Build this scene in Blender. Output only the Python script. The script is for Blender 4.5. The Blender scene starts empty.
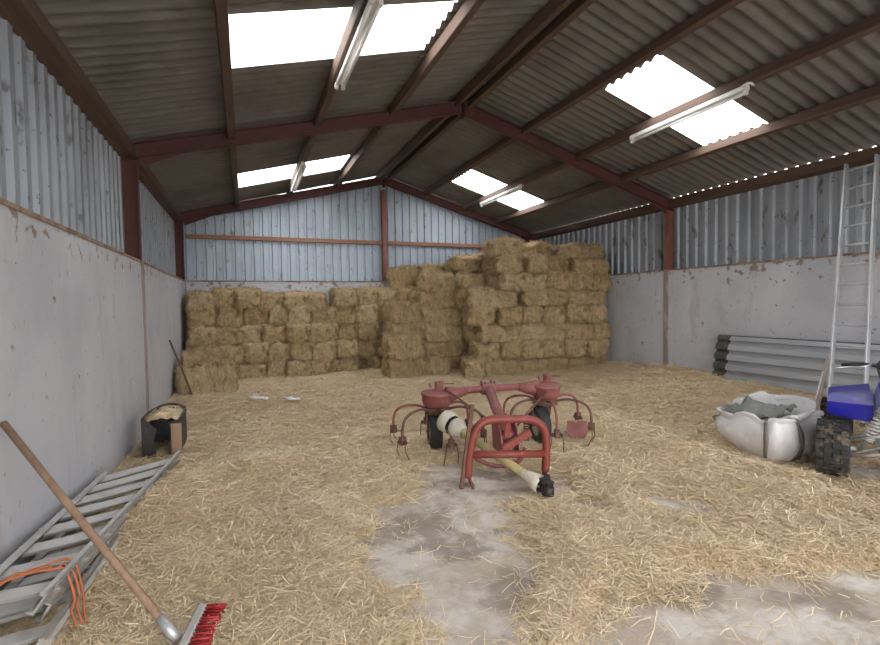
import bpy, bmesh, math, random
import numpy as np
from mathutils import Vector, Matrix, noise, Euler
random.seed(7); rng = np.random.default_rng(7)
S = bpy.context.scene; COL = S.collection
PI = math.pi
W = 8.30; XR = 4.25; YB = 11.25; Y1 = 6.71; SILL = 2.045

# ------------------------------------------------------------------ helpers
class MB:
    """collects verts / faces of ONE mesh"""
    def __init__(s): s.v = []; s.f = []; s.sm = []
    def add(s, vs, fs, smooth=False):
        n = len(s.v); s.v += [tuple(p) for p in vs]
        s.f += [tuple(i + n for i in f) for f in fs]; s.sm += [smooth] * len(fs); return s
    def box(s, a, b, M=None):
        x0, y0, z0 = a; x1, y1, z1 = b
        vs = [Vector(p) for p in ((x0,y0,z0),(x1,y0,z0),(x1,y1,z0),(x0,y1,z0),(x0,y0,z1),(x1,y0,z1),(x1,y1,z1),(x0,y1,z1))]
        if M is not None: vs = [M @ p for p in vs]
        return s.add(vs, [(0,3,2,1),(4,5,6,7),(0,1,5,4),(1,2,6,5),(2,3,7,6),(3,0,4,7)])
    def bar(s, p, q, w, h, up=(0,0,1), ch=0.0):
        """rectangular bar between two points, w sideways, h along up; small chamfer ch"""
        p = Vector(p); q = Vector(q); d = (q - p).normalized(); up = Vector(up)
        sd = d.cross(up).normalized(); u = sd.cross(d).normalized()
        a, b = w / 2, h / 2
        if ch <= 0: ring = [(-a,-b),(a,-b),(a,b),(-a,b)]
        else: ring = [(-a+ch,-b),(a-ch,-b),(a,-b+ch),(a,b-ch),(a-ch,b),(-a+ch,b),(-a,b-ch),(-a,-b+ch)]
        n = len(ring)
        vs = [p + sd*x + u*y for x, y in ring] + [q + sd*x + u*y for x, y in ring]
        fs = [(i, (i+1) % n, n + (i+1) % n, n + i) for i in range(n)] + [tuple(range(n))[::-1], tuple(range(n, 2*n))]
        return s.add(vs, fs)
    def loft(s, pts, ring, up=(0,0,1)):
        """sweep closed 2D ring along polyline (ring coords: side, up)"""
        n = len(ring); vs = []; pts = [Vector(p) for p in pts]
        for i, p in enumerate(pts):
            d = (pts[min(i+1, len(pts)-1)] - pts[max(i-1, 0)]).normalized()
            sd = d.cross(Vector(up)).normalized(); u = sd.cross(d).normalized()
            vs += [p + sd*x + u*y for x, y in ring]
        fs = []
        for i in range(len(pts)-1):
            for k in range(n):
                a = i*n + k; b = i*n + (k+1) % n
                fs.append((a, b, b+n, a+n))
        fs += [tuple(range(n))[::-1], tuple(range((len(pts)-1)*n, len(pts)*n))]
        return s.add(vs, fs)
    def tube(s, pts, r, n=10, cap=True):
        pts = [Vector(p) for p in pts]; m = len(pts)
        rs = r if isinstance(r, (list, tuple)) else [r]*m
        vs = []; N = None
        for i, p in enumerate(pts):
            d = (pts[min(i+1, m-1)] - pts[max(i-1, 0)]).normalized()
            if N is None: N = d.orthogonal().normalized()
            else:
                N = N - d * N.dot(d)
                N = N.normalized() if N.length > 1e-6 else d.orthogonal().normalized()
            B = d.cross(N)
            for k in range(n):
                a = 2*PI*k/n; vs.append(p + (N*math.cos(a) + B*math.sin(a)) * rs[i])
        fs = []
        for i in range(m-1):
            for k in range(n):
                a = i*n+k; b = i*n+(k+1) % n; fs.append((a, b, b+n, a+n))
        base = len(s.v); s.add(vs, fs, True)
        if cap: s.add([], [tuple(base+k for k in range(n))[::-1]] if False else [])
        if cap:
            s.f += [tuple(base + k for k in range(n))[::-1], tuple(base + (m-1)*n + k for k in range(n))]; s.sm += [False, False]
        return s
    def lathe(s, prof, c, axis=(0,0,1), n=28, smooth=True):
        """prof: (radius, height) pairs about axis through c"""
        ax = Vector(axis).normalized(); N = ax.orthogonal().normalized(); B = ax.cross(N); c = Vector(c); vs = []
        for r, h in prof:
            for k in range(n):
                a = 2*PI*k/n; vs.append(c + ax*h + (N*math.cos(a) + B*math.sin(a))*max(r, 1e-4))
        fs = []
        for i in range(len(prof)-1):
            for k in range(n):
                a = i*n+k; b = i*n+(k+1) % n; fs.append((a, b, b+n, a+n))
        return s.add(vs, fs, smooth)
    def prism(s, poly, z0, z1, M=None):
        n = len(poly)
        vs = [Vector((x,y,z0)) for x, y in poly] + [Vector((x,y,z1)) for x, y in poly]
        if M is not None: vs = [M @ p for p in vs]
        fs = [tuple(range(n))[::-1], tuple(range(n, 2*n))] + [(i, (i+1) % n, n+(i+1) % n, n+i) for i in range(n)]
        return s.add(vs, fs)
    def mesh(s, name, off=None):
        m = bpy.data.meshes.new(name)
        v = s.v if off is None else [(x-off[0], y-off[1], z-off[2]) for x, y, z in s.v]
        m.from_pydata([tuple(p) for p in v], [], s.f); m.update()
        m.polygons.foreach_set('use_smooth', s.sm)
        bm = bmesh.new(); bm.from_mesh(m); bmesh.ops.recalc_face_normals(bm, faces=bm.faces[:]); bm.to_mesh(m); bm.free()
        return m

def wloc(o):
    p = Vector((0,0,0))
    while o: p = p + o.location; o = o.parent
    return p
def put(name, mb, m, parent=None, loc=None, label=None, cat=None, group=None, kind=None):
    """one mesh object; geometry in mb is in WORLD coordinates"""
    off = wloc(parent) if parent else Vector((0,0,0))
    if loc is not None: off = off if parent else Vector(loc)
    me = mb.mesh(name, off); me.materials.append(m)
    o = bpy.data.objects.new(name, me); COL.objects.link(o)
    if parent: o.parent = parent
    elif loc is not None: o.location = loc
    tag(o, label, cat, group, kind); return o
def tag(o, label=None, cat=None, group=None, kind=None):
    if label: o['label'] = label
    if cat: o['category'] = cat
    if group: o['group'] = group
    if kind: o['kind'] = kind
    return o
def thing(name, loc, label, cat, group=None):
    o = bpy.data.objects.new(name, None); COL.objects.link(o); o.location = loc
    o.empty_display_size = .1
    return tag(o, label, cat, group)
def struct(name, mb, m, label=None): return put(name, mb, m, label=label, kind='structure')

# ------------------------------------------------------------------ materials
def mat(name, base, rough=.7, metal=0.0, layers=(), bump=None, obj_rand=0.0, island=0.0):
    """layers: (color, scale, lo, hi, amount, stretch) noise-driven tints; bump: (scale, strength, stretch)"""
    m = bpy.data.materials.new(name); m.use_nodes = True; nt = m.node_tree; N = nt.nodes; L = nt.links
    b = N['Principled BSDF']; b.inputs['Roughness'].default_value = rough; b.inputs['Metallic'].default_value = metal
    tc = N.new('ShaderNodeTexCoord'); src = tc.outputs['Object']
    def nz(scale, stretch, detail=5):
        mp = N.new('ShaderNodeMapping'); mp.inputs['Scale'].default_value = stretch
        L.new(src, mp.inputs['Vector'])
        t = N.new('ShaderNodeTexNoise'); t.inputs['Scale'].default_value = scale; t.inputs['Detail'].default_value = detail
        t.inputs['Roughness'].default_value = .6
        L.new(mp.outputs[0], t.inputs['Vector']); return t.outputs['Fac']
    rgb = N.new('ShaderNodeRGB'); rgb.outputs[0].default_value = (*base, 1); cur = rgb.outputs[0]
    for color, scale, lo, hi, amt, st in layers:
        f = nz(scale, st); mr = N.new('ShaderNodeMapRange'); mr.interpolation_type = 'SMOOTHSTEP'
        mr.inputs['From Min'].default_value = lo; mr.inputs['From Max'].default_value = hi; mr.inputs['To Max'].default_value = amt
        L.new(f, mr.inputs['Value'])
        mx = N.new('ShaderNodeMix'); mx.data_type = 'RGBA'
        L.new(mr.outputs[0], mx.inputs['Factor']); L.new(cur, mx.inputs[6]); mx.inputs[7].default_value = (*color, 1); cur = mx.outputs[2]
    for src2, amt in (('Object Info', obj_rand), ('Geometry', island)):
        if amt <= 0: continue
        n2 = N.new('ShaderNodeObjectInfo' if src2 == 'Object Info' else 'ShaderNodeNewGeometry')
        out = n2.outputs['Random'] if src2 == 'Object Info' else n2.outputs['Random Per Island']
        mr = N.new('ShaderNodeMapRange'); mr.inputs['To Min'].default_value = 1-amt; mr.inputs['To Max'].default_value = 1+amt
        L.new(out, mr.inputs['Value'])
        hs = N.new('ShaderNodeHueSaturation'); L.new(mr.outputs[0], hs.inputs['Value']); L.new(cur, hs.inputs['Color'])
        mr2 = N.new('ShaderNodeMapRange'); mr2.inputs['To Min'].default_value = 1.06; mr2.inputs['To Max'].default_value = .94
        L.new(out, mr2.inputs['Value']); L.new(mr2.outputs[0], hs.inputs['Saturation']); cur = hs.outputs[0]
    L.new(cur, b.inputs['Base Color'])
    if bump:
        f = nz(bump[0], bump[2]); bp = N.new('ShaderNodeBump'); bp.inputs['Strength'].default_value = bump[1]; bp.inputs['Distance'].default_value = .02
        L.new(f, bp.inputs['Height']); L.new(bp.outputs[0], b.inputs['Normal'])
    return m
I3 = (1,1,1)
M = {}
M['whitewash'] = mat('whitewashed_concrete', (.475,.48,.51), .9, 0, [((.365,.37,.395), .9, .45, .7, .6, I3), ((.56,.56,.56), 2.2, .5, .7, .5, (1,1,.35)), ((.36,.33,.31), 4, .56, .70, .5, (1,1,.3)), ((.33,.27,.22), 11, .635, .68, .7, I3), ((.15,.12,.10), 7.5, .675, .70, .8, I3)], (14, .25, I3))
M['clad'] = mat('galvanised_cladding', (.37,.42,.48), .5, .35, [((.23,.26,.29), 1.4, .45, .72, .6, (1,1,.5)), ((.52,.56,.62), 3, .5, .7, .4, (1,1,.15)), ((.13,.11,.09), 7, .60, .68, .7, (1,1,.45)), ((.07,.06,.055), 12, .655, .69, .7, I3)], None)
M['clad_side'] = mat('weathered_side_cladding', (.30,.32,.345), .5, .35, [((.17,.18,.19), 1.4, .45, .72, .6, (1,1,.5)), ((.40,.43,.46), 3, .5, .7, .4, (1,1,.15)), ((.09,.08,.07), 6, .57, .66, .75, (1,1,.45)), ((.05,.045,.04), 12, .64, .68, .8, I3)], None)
M['roof'] = mat('fibre_cement_roof', (.165,.147,.128), .9, 0, [((.10,.086,.072), 1.1, .42, .7, .8, (1,.6,1)), ((.23,.21,.19), 5, .5, .72, .5, (.4,3,1)), ((.06,.05,.04), 2.5, .6, .75, .6, (.3,2,1))], (30, .2, I3))
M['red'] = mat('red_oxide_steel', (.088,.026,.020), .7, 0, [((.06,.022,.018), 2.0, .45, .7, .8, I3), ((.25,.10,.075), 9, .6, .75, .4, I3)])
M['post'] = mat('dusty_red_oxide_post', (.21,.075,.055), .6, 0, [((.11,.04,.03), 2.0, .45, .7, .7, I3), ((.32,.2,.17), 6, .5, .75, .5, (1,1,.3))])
M['jointsteel'] = mat('painted_over_flange', (.28,.21,.19), .8, 0, [((.5,.46,.44), 6, .5, .7, .6, (1,1,.3))])
M['purlin'] = mat('brown_timber_purlin', (.105,.062,.042), .8, 0, [((.06,.036,.027), 3, .4, .7, .8, (4,.3,4)), ((.20,.125,.08), 5, .55, .75, .5, (5,.25,5))], (20, .2, (3,.3,3)))
M['girt'] = mat('tan_timber_rail', (.34,.17,.10), .8, 0, [((.2,.1,.06), 3, .45, .7, .7, (.3,4,4)), ((.45,.28,.18), 6, .55, .75, .5, (.3,5,5))])
M['rusttrim'] = mat('rusty_edge_trim', (.30,.20,.14), .9, 0, [((.15,.08,.05), 4, .45, .65, .9, I3), ((.45,.38,.32), 9, .55, .7, .6, I3)])
M['concrete'] = mat('dusty_concrete_floor', (.52,.445,.375), .85, 0, [((.68,.63,.57), 2.0, .42, .57, .95, I3), ((.27,.215,.17), 1.5, .52, .62, .75, I3), ((.38,.30,.225), 5, .52, .66, .5, I3), ((.2,.17,.145), 14, .64, .72, .5, I3)], (25, .25, I3))
STRAW = (.56,.425,.235)
M['hayfield'] = mat('loose_hay_bed', (.71,.565,.37), .95, 0, [((.54,.40,.24), 3.5, .42, .62, .6, I3), ((.76,.61,.42), 16, .5, .66, .7, (1,.5,1)), ((.42,.30,.17), 30, .56, .68, .7, (.6,1,1))], (60, 1.0, I3))
M['stalk'] = mat('straw_stalks', (.77,.63,.42), .8, 0, [((.66,.50,.31), 1.2, .45, .65, .6, I3), ((.85,.72,.54), .9, .5, .66, .5, I3)], None, 0, .26)
M['bale'] = mat('baled_hay', (.53,.395,.225), .95, 0, [((.25,.165,.075), 9, .47, .66, .8, (1,1,1.0)), ((.40,.29,.15), 3, .42, .6, .7, I3), ((.64,.49,.29), 22, .5, .66, .7, (1,1,.35)), ((.19,.12,.05), 13, .60, .74, .6, I3)], (45, 1.0, (1,1,.5)), .05, .20)
M['old_bale'] = mat('greyed_old_hay', (.33,.27,.17), .95, 0, [((.2,.15,.08), 8, .45, .66, .75, I3), ((.45,.38,.26), 22, .5, .66, .7, I3)], (45, 1.0, I3), 0, .3)
M['twine'] = mat('baling_twine', (.42,.27,.12), .8)
M['tedred'] = mat('faded_red_paint', (.235,.072,.066), .55, 0, [((.33,.15,.13), 5, .46, .70, .55, I3), ((.20,.06,.05), 9, .55, .7, .6, I3), ((.5,.4,.33), 22, .62, .7, .6, I3)])
M['tedred2'] = mat('bright_red_paint', (.225,.045,.032), .5, 0, [((.20,.04,.03), 6, .5, .7, .7, I3), ((.50,.2,.15), 16, .64, .72, .6, I3)])
M['rust'] = mat('rusty_steel', (.17,.085,.06), .75, .2, [((.09,.05,.04), 8, .45, .65, .8, I3), ((.32,.2,.15), 18, .55, .7, .6, I3)])
M['rubber'] = mat('muddy_black_rubber', (.03,.029,.028), .85, 0, [((.17,.13,.09), 12, .50, .62, .8, I3)])
M['grip'] = mat('black_rubber', (.025,.025,.026), .6)
M['black'] = mat('black_plastic', (.022,.019,.018), .5, 0, [((.07,.055,.045), 8, .5, .7, .7, I3)])
M['ptoyellow'] = mat('dirty_yellow_plastic_tube', (.42,.34,.16), .6, 0, [((.25,.2,.11), 8, .5, .7, .7, I3), ((.55,.48,.3), 14, .55, .7, .5, I3)])
M['ptowhite'] = mat('dirty_white_plastic_guard', (.62,.57,.47), .6, 0, [((.4,.33,.22), 9, .5, .7, .6, I3)])
M['alu'] = mat('dull_aluminium', (.50,.49,.475), .5, .55, [((.35,.335,.31), 5, .45, .7, .6, I3), ((.62,.60,.57), 11, .55, .7, .5, I3)])
M['alu2'] = mat('grubby_aluminium', (.47,.435,.39), .65, .25, [((.3,.26,.215), 5, .45, .7, .7, I3), ((.6,.55,.48), 9, .55, .7, .5, I3)])
M['galv'] = mat('galvanised_ladder', (.55,.56,.57), .45, .6, [((.4,.4,.4), 5, .5, .7, .6, I3)])
M['sheet'] = mat('grey_corrugated_sheet', (.40,.415,.435), .5, .4, [((.28,.29,.30), 2, .45, .7, .7, (1,.3,1)), ((.50,.51,.53), 6, .55, .7, .5, (1,.25,2))])
M['shadowsheet'] = mat('shadow_dark_sheet', (.085,.083,.07), .9, 0, [((.045,.043,.036), 5, .45, .65, .8, I3), ((.16,.155,.13), 9, .55, .7, .5, I3)])  # shadow on the recessed sheet end, put into the colour
M['handle'] = mat('worn_wooden_handle', (.30,.19,.12), .6, 0, [((.20,.12,.075), 4, .45, .7, .7, (6,6,1)), ((.42,.29,.2), 9, .55, .7, .4, I3)])
M['greywood'] = mat('greyed_wood', (.36,.31,.26), .85, 0, [((.22,.18,.14), 6, .45, .7, .7, I3)])
M['bristle'] = mat('red_bristles', (.38,.02,.024), .6, 0, (), None, 0, .35)
M['broomblock'] = mat('dusty_grey_block', (.45,.43,.41), .8, 0, [((.6,.55,.5), 9, .5, .7, .6, I3)])
M['bag'] = mat('white_woven_polypropylene', (.74,.73,.74), .6, 0, [((.60,.575,.56), 4, .45, .7, .6, I3), ((.50,.45,.40), 8, .62, .75, .5, I3)], (26, .35, (1,1,.25)))
M['strap'] = mat('grey_webbing', (.20,.175,.155), .8, 0, [((.3,.27,.24), 9, .5, .7, .6, I3)])
M['cloth'] = mat('grey_green_cloth', (.22,.225,.205), .85, 0, [((.11,.11,.10), 7, .5, .7, .7, I3)], (20, .6, I3))
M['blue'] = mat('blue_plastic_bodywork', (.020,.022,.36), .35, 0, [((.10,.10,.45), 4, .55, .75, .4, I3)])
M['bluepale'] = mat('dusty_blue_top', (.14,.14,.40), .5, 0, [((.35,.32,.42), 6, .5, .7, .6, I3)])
M['silver'] = mat('silver_painted_steel', (.50,.495,.47), .45, .45, [((.3,.28,.25), 9, .5, .7, .5, I3)])
M['chrome'] = mat('bright_steel', (.65,.65,.65), .3, .8)
M['white'] = mat('white_enamel', (.72,.71,.67), .5, 0, [((.5,.46,.4), 6, .5, .75, .5, I3)])
M['tubeglass'] = mat('white_fluorescent_glass', (.82,.82,.80), .25)
M['orange'] = mat('orange_twine', (.50,.16,.07), .7)
M['paper'] = mat('white_scrap', (.80,.81,.84), .7)
M['pinktape'] = mat('pink_tape', (.72,.45,.60), .6)
M['whitepaint'] = mat('white_paint', (.78,.78,.76), .6)
M['yard'] = mat('yard_gravel', (.36,.35,.33), .95, 0, [((.25,.24,.22), 2, .45, .65, .6, I3)])

def edge_rust(m, z0, z1, color):
    """flaking rusty dirt that gathers along the top edge of the masonry"""
    nt = m.node_tree; N = nt.nodes; L = nt.links; b = N['Principled BSDF']; old = b.inputs['Base Color'].links[0].from_socket
    tc = N.new('ShaderNodeTexCoord'); sp = N.new('ShaderNodeSeparateXYZ'); L.new(tc.outputs['Object'], sp.inputs[0])
    mz = N.new('ShaderNodeMapRange'); mz.inputs['From Min'].default_value = z0; mz.inputs['From Max'].default_value = z1; mz.inputs['To Max'].default_value = .17
    L.new(sp.outputs['Z'], mz.inputs['Value'])
    t = N.new('ShaderNodeTexNoise'); t.inputs['Scale'].default_value = 9; t.inputs['Detail'].default_value = 6; L.new(tc.outputs['Object'], t.inputs['Vector'])
    ad = N.new('ShaderNodeMath'); ad.operation = 'ADD'; L.new(mz.outputs[0], ad.inputs[0]); L.new(t.outputs['Fac'], ad.inputs[1])
    mr = N.new('ShaderNodeMapRange'); mr.inputs['From Min'].default_value = .70; mr.inputs['From Max'].default_value = .76; mr.inputs['To Max'].default_value = .8
    L.new(ad.outputs[0], mr.inputs['Value'])
    mx = N.new('ShaderNodeMix'); mx.data_type = 'RGBA'; L.new(mr.outputs[0], mx.inputs['Factor']); L.new(old, mx.inputs[6]); mx.inputs[7].default_value = (*color, 1)
    L.new(mx.outputs[2], b.inputs['Base Color'])
edge_rust(M['whitewash'], 1.65, 2.05, (.20,.135,.095))

# translucent rooflight sheet: part of the daylight passes straight, part scatters
g = bpy.data.materials.new('rooflight_sheet'); g.use_nodes = True; nt = g.node_tree; nt.nodes.remove(nt.nodes['Principled BSDF'])
out = nt.nodes['Material Output']; tr = nt.nodes.new('ShaderNodeBsdfTransparent'); tr.inputs[0].default_value = (1,1,1,1)
tl = nt.nodes.new('ShaderNodeBsdfTranslucent'); tl.inputs[0].default_value = (.85,.86,.84,1)
nzt = nt.nodes.new('ShaderNodeTexNoise'); nzt.inputs['Scale'].default_value = 7
tcg = nt.nodes.new('ShaderNodeTexCoord'); nt.links.new(tcg.outputs['Object'], nzt.inputs['Vector'])
crg = nt.nodes.new('ShaderNodeMapRange'); crg.inputs['From Min'].default_value = .68; crg.inputs['From Max'].default_value = .72
crg.inputs['To Min'].default_value = .25; crg.inputs['To Max'].default_value = .6
nt.links.new(nzt.outputs['Fac'], crg.inputs['Value'])
mxg = nt.nodes.new('ShaderNodeMixShader'); nt.links.new(crg.outputs[0], mxg.inputs[0])
nt.links.new(tr.outputs[0], mxg.inputs[1]); nt.links.new(tl.outputs[0], mxg.inputs[2]); nt.links.new(mxg.outputs[0], out.inputs[0])
M['skylight'] = g

# ------------------------------------------------------------------ roof geometry
def zs(x): return 3.475 + .267*x if x <= XR else 4.61 - .301*(x-XR)      # underside of the roof sheets
def zr(x): return 3.455 + .253*x if x <= XR else 4.53 - .290*(x-XR)      # top of the rafters
PITCH = .152; AMP = .022
SKY_Y = [(-3.9, -2.9), (-.90, .04), (4.18, 5.11), (9.09, 10.14)]
SKY_X = {'left': (1.04, 3.03), 'right': (5.52, 7.30)}
def corr_patch(mb, x0, x1, y0, y1, lift=0.0, nx=2):
    n = max(2, int(round((y1-y0)/PITCH*8))); ys = [y0 + (y1-y0)*i/n for i in range(n+1)]
    xs = [x0 + (x1-x0)*i/nx for i in range(nx+1)]
    vs = []
    for x in xs:
        for y in ys: vs.append((x, y, zs(x) + AMP + lift + AMP*math.cos(2*PI*y/PITCH)))
    fs = []
    for i in range(nx):
        for k in range(n):
            a = i*(n+1)+k; fs.append((a, a+1, a+n+2, a+n+1))
    mb.add(vs, fs, True)
YF, YE = -4.75, 11.46
for side in ('left', 'right'):
    sx0, sx1 = SKY_X[side]
    xe0, xe1 = (-.21, XR) if side == 'left' else (XR, W+.165)
    mb = MB()
    xa, xb = (xe0, sx0) if side == 'left' else (sx1, xe1)      # row below the rooflights
    xc, xd = (sx1, XR) if side == 'left' else (XR, sx0)        # row above
    corr_patch(mb, xa, xb, YF, YE); corr_patch(mb, xc, xd, YF, YE)
    y = YF
    for (s0, s1) in SKY_Y + [(YE, YE)]:
        if s0 > y:
            corr_patch(mb, sx0 - (.12 if side == 'left' else .12), sx1 + .12, y, s0, .012)
        y = s1
    # individual sheet side laps
    struct('ceiling_' + side, mb, M['roof'])
    for k, (s0, s1) in enumerate(SKY_Y):
        mb = MB(); corr_patch(mb, sx0-.03, sx1+.03, s0-.03, s1+.03, .016)
        struct('window_%d' % (k + 1 + (0 if side == "left" else 4)), mb, M['skylight'],
               label='corrugated translucent rooflight in the %s roof slope, %s' % (side, ["behind the viewer by the doorway", "behind the viewer", 'in the near bay', 'by the gable'][k]))
# ridge cap
mb = MB()
for sgn in (-1, 1):
    mb.bar((XR+sgn*.11, YF, zs(XR+sgn*.11)+.075), (XR+sgn*.11, YE, zs(XR+sgn*.11)+.075), .25, .012, up=(sgn*.28, 0, 1))
struct('trim_1', mb, M['roof'])

# ------------------------------------------------------------------ floor, walls
struct('floor', MB().box((-.2, -4.8, -.15), (W+.2, YB+.2, 0)), M['concrete'])
struct('ground', MB().box((-40, -40, -.32), (48, -4.8, -.03)).box((-40, -4.8, -.32), (-.35, 40, -.03)).box((W+.35, -4.8, -.32), (48, 40, -.03)).box((-.35, YB+.35, -.32), (W+.35, 40, -.03)), M['yard'])
struct('wall_left', MB().box((-.2, -4.6, -.1), (0, YB+.2, SILL)), M['whitewash'])
struct('wall_right', MB().box((W, -4.6, -.1), (W+.2, YB+.2, SILL)), M['whitewash'])
struct('wall_back', MB().box((0, YB, -.1), (W, YB+.2, SILL)), M['whitewash'])
def clad_profile(a, b, pitch=.19, dep=.032, br=((0,0),(.115,0),(.130,1),(.172,1))):
    """(along, depth) breakpoints of a box-profile sheet"""
    P = []; t = a
    while t < b:
        for u, d in [(u_, d_*dep) for u_, d_ in br]:
            if t+u <= b: P.append((t+u, d))
        t += pitch
    P.append((b, 0)); return P
def clad(mb, prof, place, zb, ztop):
    vs = []
    for t, d in prof:
        vs.append(place(t, d, zb)); vs.append(place(t, d, ztop(t)))
    mb.add(vs, [(2*i, 2*i+2, 2*i+3, 2*i+1) for i in range(len(prof)-1)])
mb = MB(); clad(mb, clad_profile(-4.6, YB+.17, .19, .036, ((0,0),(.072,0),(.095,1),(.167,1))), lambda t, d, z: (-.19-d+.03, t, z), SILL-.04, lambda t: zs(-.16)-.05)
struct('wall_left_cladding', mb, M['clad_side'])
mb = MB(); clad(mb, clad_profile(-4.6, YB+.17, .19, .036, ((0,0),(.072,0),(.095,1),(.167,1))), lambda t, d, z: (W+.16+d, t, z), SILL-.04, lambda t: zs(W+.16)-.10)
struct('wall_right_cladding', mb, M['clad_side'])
mb = MB(); clad(mb, clad_profile(-.17, W+.17), lambda t, d, z: (t, YB+.16+d, z), SILL-.04, lambda t: zs(t)-.041)
struct('wall_back_cladding', mb, M['clad'])
# open front with a wide doorway
mb = MB().box((-.2, -4.7, -.1), (.5, -4.6, 3.3)).box((W-.5, -4.7, -.1), (W+.2, -4.6, 3.2))
mb.prism([(-.2, 3.25), (W+.2, 3.25), (W+.2, zs(W+.2)-.02), (XR, zs(XR)-.02), (-.2, zs(-.2)-.02)], 0, .06, Matrix.Translation((0,-4.62,0)) @ Matrix.Rotation(PI/2, 4, 'X'))
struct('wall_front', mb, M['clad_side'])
# crumbled rusty patches just under the top edge of the masonry
# rusty edge along the top of the masonry
struct('trim_2', MB().box((-.05, -4.6, SILL-.005), (.012, YB, SILL+.022)), M['rusttrim'])
struct('trim_3', MB().box((W-.012, -4.6, SILL-.005), (W+.05, YB, SILL+.022)), M['rusttrim'])
struct('trim_4', MB().box((0, YB-.012, SILL-.005), (W, YB+.05, SILL+.022)), M['rusttrim'])

# ------------------------------------------------------------------ steel frames and timber
def hsec(mb, p, q, depth, width, tf, tw, dep_dir):
    """I section from p to q: depth along dep_dir, flanges of given width"""
    p = Vector(p); q = Vector(q); d = (q-p).normalized(); D = Vector(dep_dir); D = (D - d*D.dot(d)).normalized()
    for s in (-1, 1):
        o = D*(depth/2 - tf/2)*s; mb.bar(p+o, q+o, width, tf, up=D)
    mb.bar(p, q, tw, depth-2*tf+.002, up=D)
def column(x, y, sgn, label, ztop):
    r = thing('steel_column', (x, y, 0), label, 'column', 'steel columns')
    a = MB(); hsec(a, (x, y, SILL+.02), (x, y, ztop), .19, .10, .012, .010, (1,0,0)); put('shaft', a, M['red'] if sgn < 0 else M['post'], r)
    xi = x + (-.092 if sgn > 0 else .092)                        # inner flange seen down the masonry face
    b = MB().box((min(xi, xi-sgn*.02), y-.05, .02), (max(xi, xi-sgn*.02), y+.05, SILL+.02)); put('embedded_flange', b, M['jointsteel'], r)
    return r
column(-.097, Y1, -1, 'dark red steel column rising from the left wall, nearest to the viewer', zr(-.1)-.18)
column(W+.097, Y1, 1, 'red steel column halfway along the right wall', zr(W+.1)-.18)
column(-.097, YB-.07, -1, 'dark red steel column in the back left corner', zr(-.1)-.18)
column(W+.097, YB-.07, 1, 'steel column in the back right corner behind the hay', zr(W+.1)-.18)
r = thing('gable_post', (XR, YB+.02, 0), 'red steel post in the middle of the back gable', 'column')
a = MB(); hsec(a, (XR, YB+.03, SILL+.02), (XR, YB+.03, zr(XR)-.30), .16, .10, .011, .01, (0,1,0)); put('shaft', a, M['post'], r)
put('embedded_flange', MB().box((XR-.05, YB-.02, .02), (XR+.05, YB-.002, SILL)), M['jointsteel'], r)
def rafter(y, side, label):
    dz = .178
    xa, xb = (-.18, XR) if side == 'left' else (W+.18, XR)
    a = Vector((xa, y, zr(xa)-dz/2)); b = Vector((xb, y, zr(xb)-dz/2))
    r = thing('steel_rafter', tuple(a), label, 'rafter', 'red steel rafters')
    m = MB(); hsec(m, a, b, dz*.965, .10, .012, .010, (0,0,1)); put('beam', m, M['red'], r)
    s = 1 if side == 'left' else -1                              # haunch plate at the eave, end plate at the ridge
    hx = xa + s*.20
    m = MB().prism([(hx, zr(hx)-dz), (hx+s*.55, zr(hx+s*.55)-dz), (hx, zr(hx)-dz-.10)], -.006, .006, Matrix.Translation((0,y,0)) @ Matrix.Rotation(PI/2, 4, 'X'))
    put('haunch_plate', m, M['red'], r)
    m = MB().box((XR-s*.014-.007, y-.06, zr(XR)-dz-.07), (XR-s*.014+.007, y+.06, zr(XR)-.012)); put('end_plate', m, M['red'], r)
rafter(Y1, 'left', 'dark red steel rafter over the near bay, left slope')
rafter(Y1, 'right', 'dark red steel rafter over the near bay, right slope')
rafter(YB-.05, 'left', 'red steel rafter against the back gable, left slope')
rafter(YB-.05, 'right', 'red steel rafter against the back gable, right slope')
PUR = [(-.105, .17, .15, 'tan brown eaves purlin along the top of the left wall'),
       (1.03, .085, .12, 'brown timber purlin, lowest on the left slope above the eaves purlin'),
       (2.09, .085, .12, 'brown timber purlin on the left slope carrying the tube lights'),
       (3.14, .085, .12, 'brown timber purlin, highest on the left slope below the ridge'),
       (4.14, .075, .13, 'ridge purlin, left one of the dark pair at the apex'),
       (4.36, .075, .13, 'ridge purlin, right one of the dark pair at the apex'),
       (5.30, .085, .12, 'brown timber purlin, highest on the right slope below the ridge'),
       (6.33, .085, .12, 'brown timber purlin on the right slope carrying the tube lights'),
       (7.27, .085, .12, 'brown timber purlin, lowest on the right slope above the eaves purlin'),
       (W+.100, .135, .15, 'dark brown eaves purlin along the top of the right wall')]
for x, w, d, lab in PUR:
    z = min(zs(x-w/2), zs(x+w/2)) - d/2 - (.003 if x > W else .004); sl = .267 if x < XR else -.301
    m = MB().bar((x, -4.6, z), (x, YB+.19, z), w, d, up=(-sl*.6, 0, 1), ch=.006)
    put('timber_purlin', m, M['purlin'], loc=(x, -4.6, z), label=lab, cat='purlin', group='timber roof purlins')
for x0, x1, lab in ((.02, XR-.05, 'tan timber rail across the back gable left of the middle post'), (XR+.05, W-.02, 'tan timber rail across the back gable right of the middle post')):
    put('gable_rail', MB().bar((x0, YB+.09, 2.99), (x1, YB+.09, 2.985), .07, .085, ch=.005), M['girt'], loc=(x0, YB+.09, 2.99), label=lab, cat='rail', group='gable rails')

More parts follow.
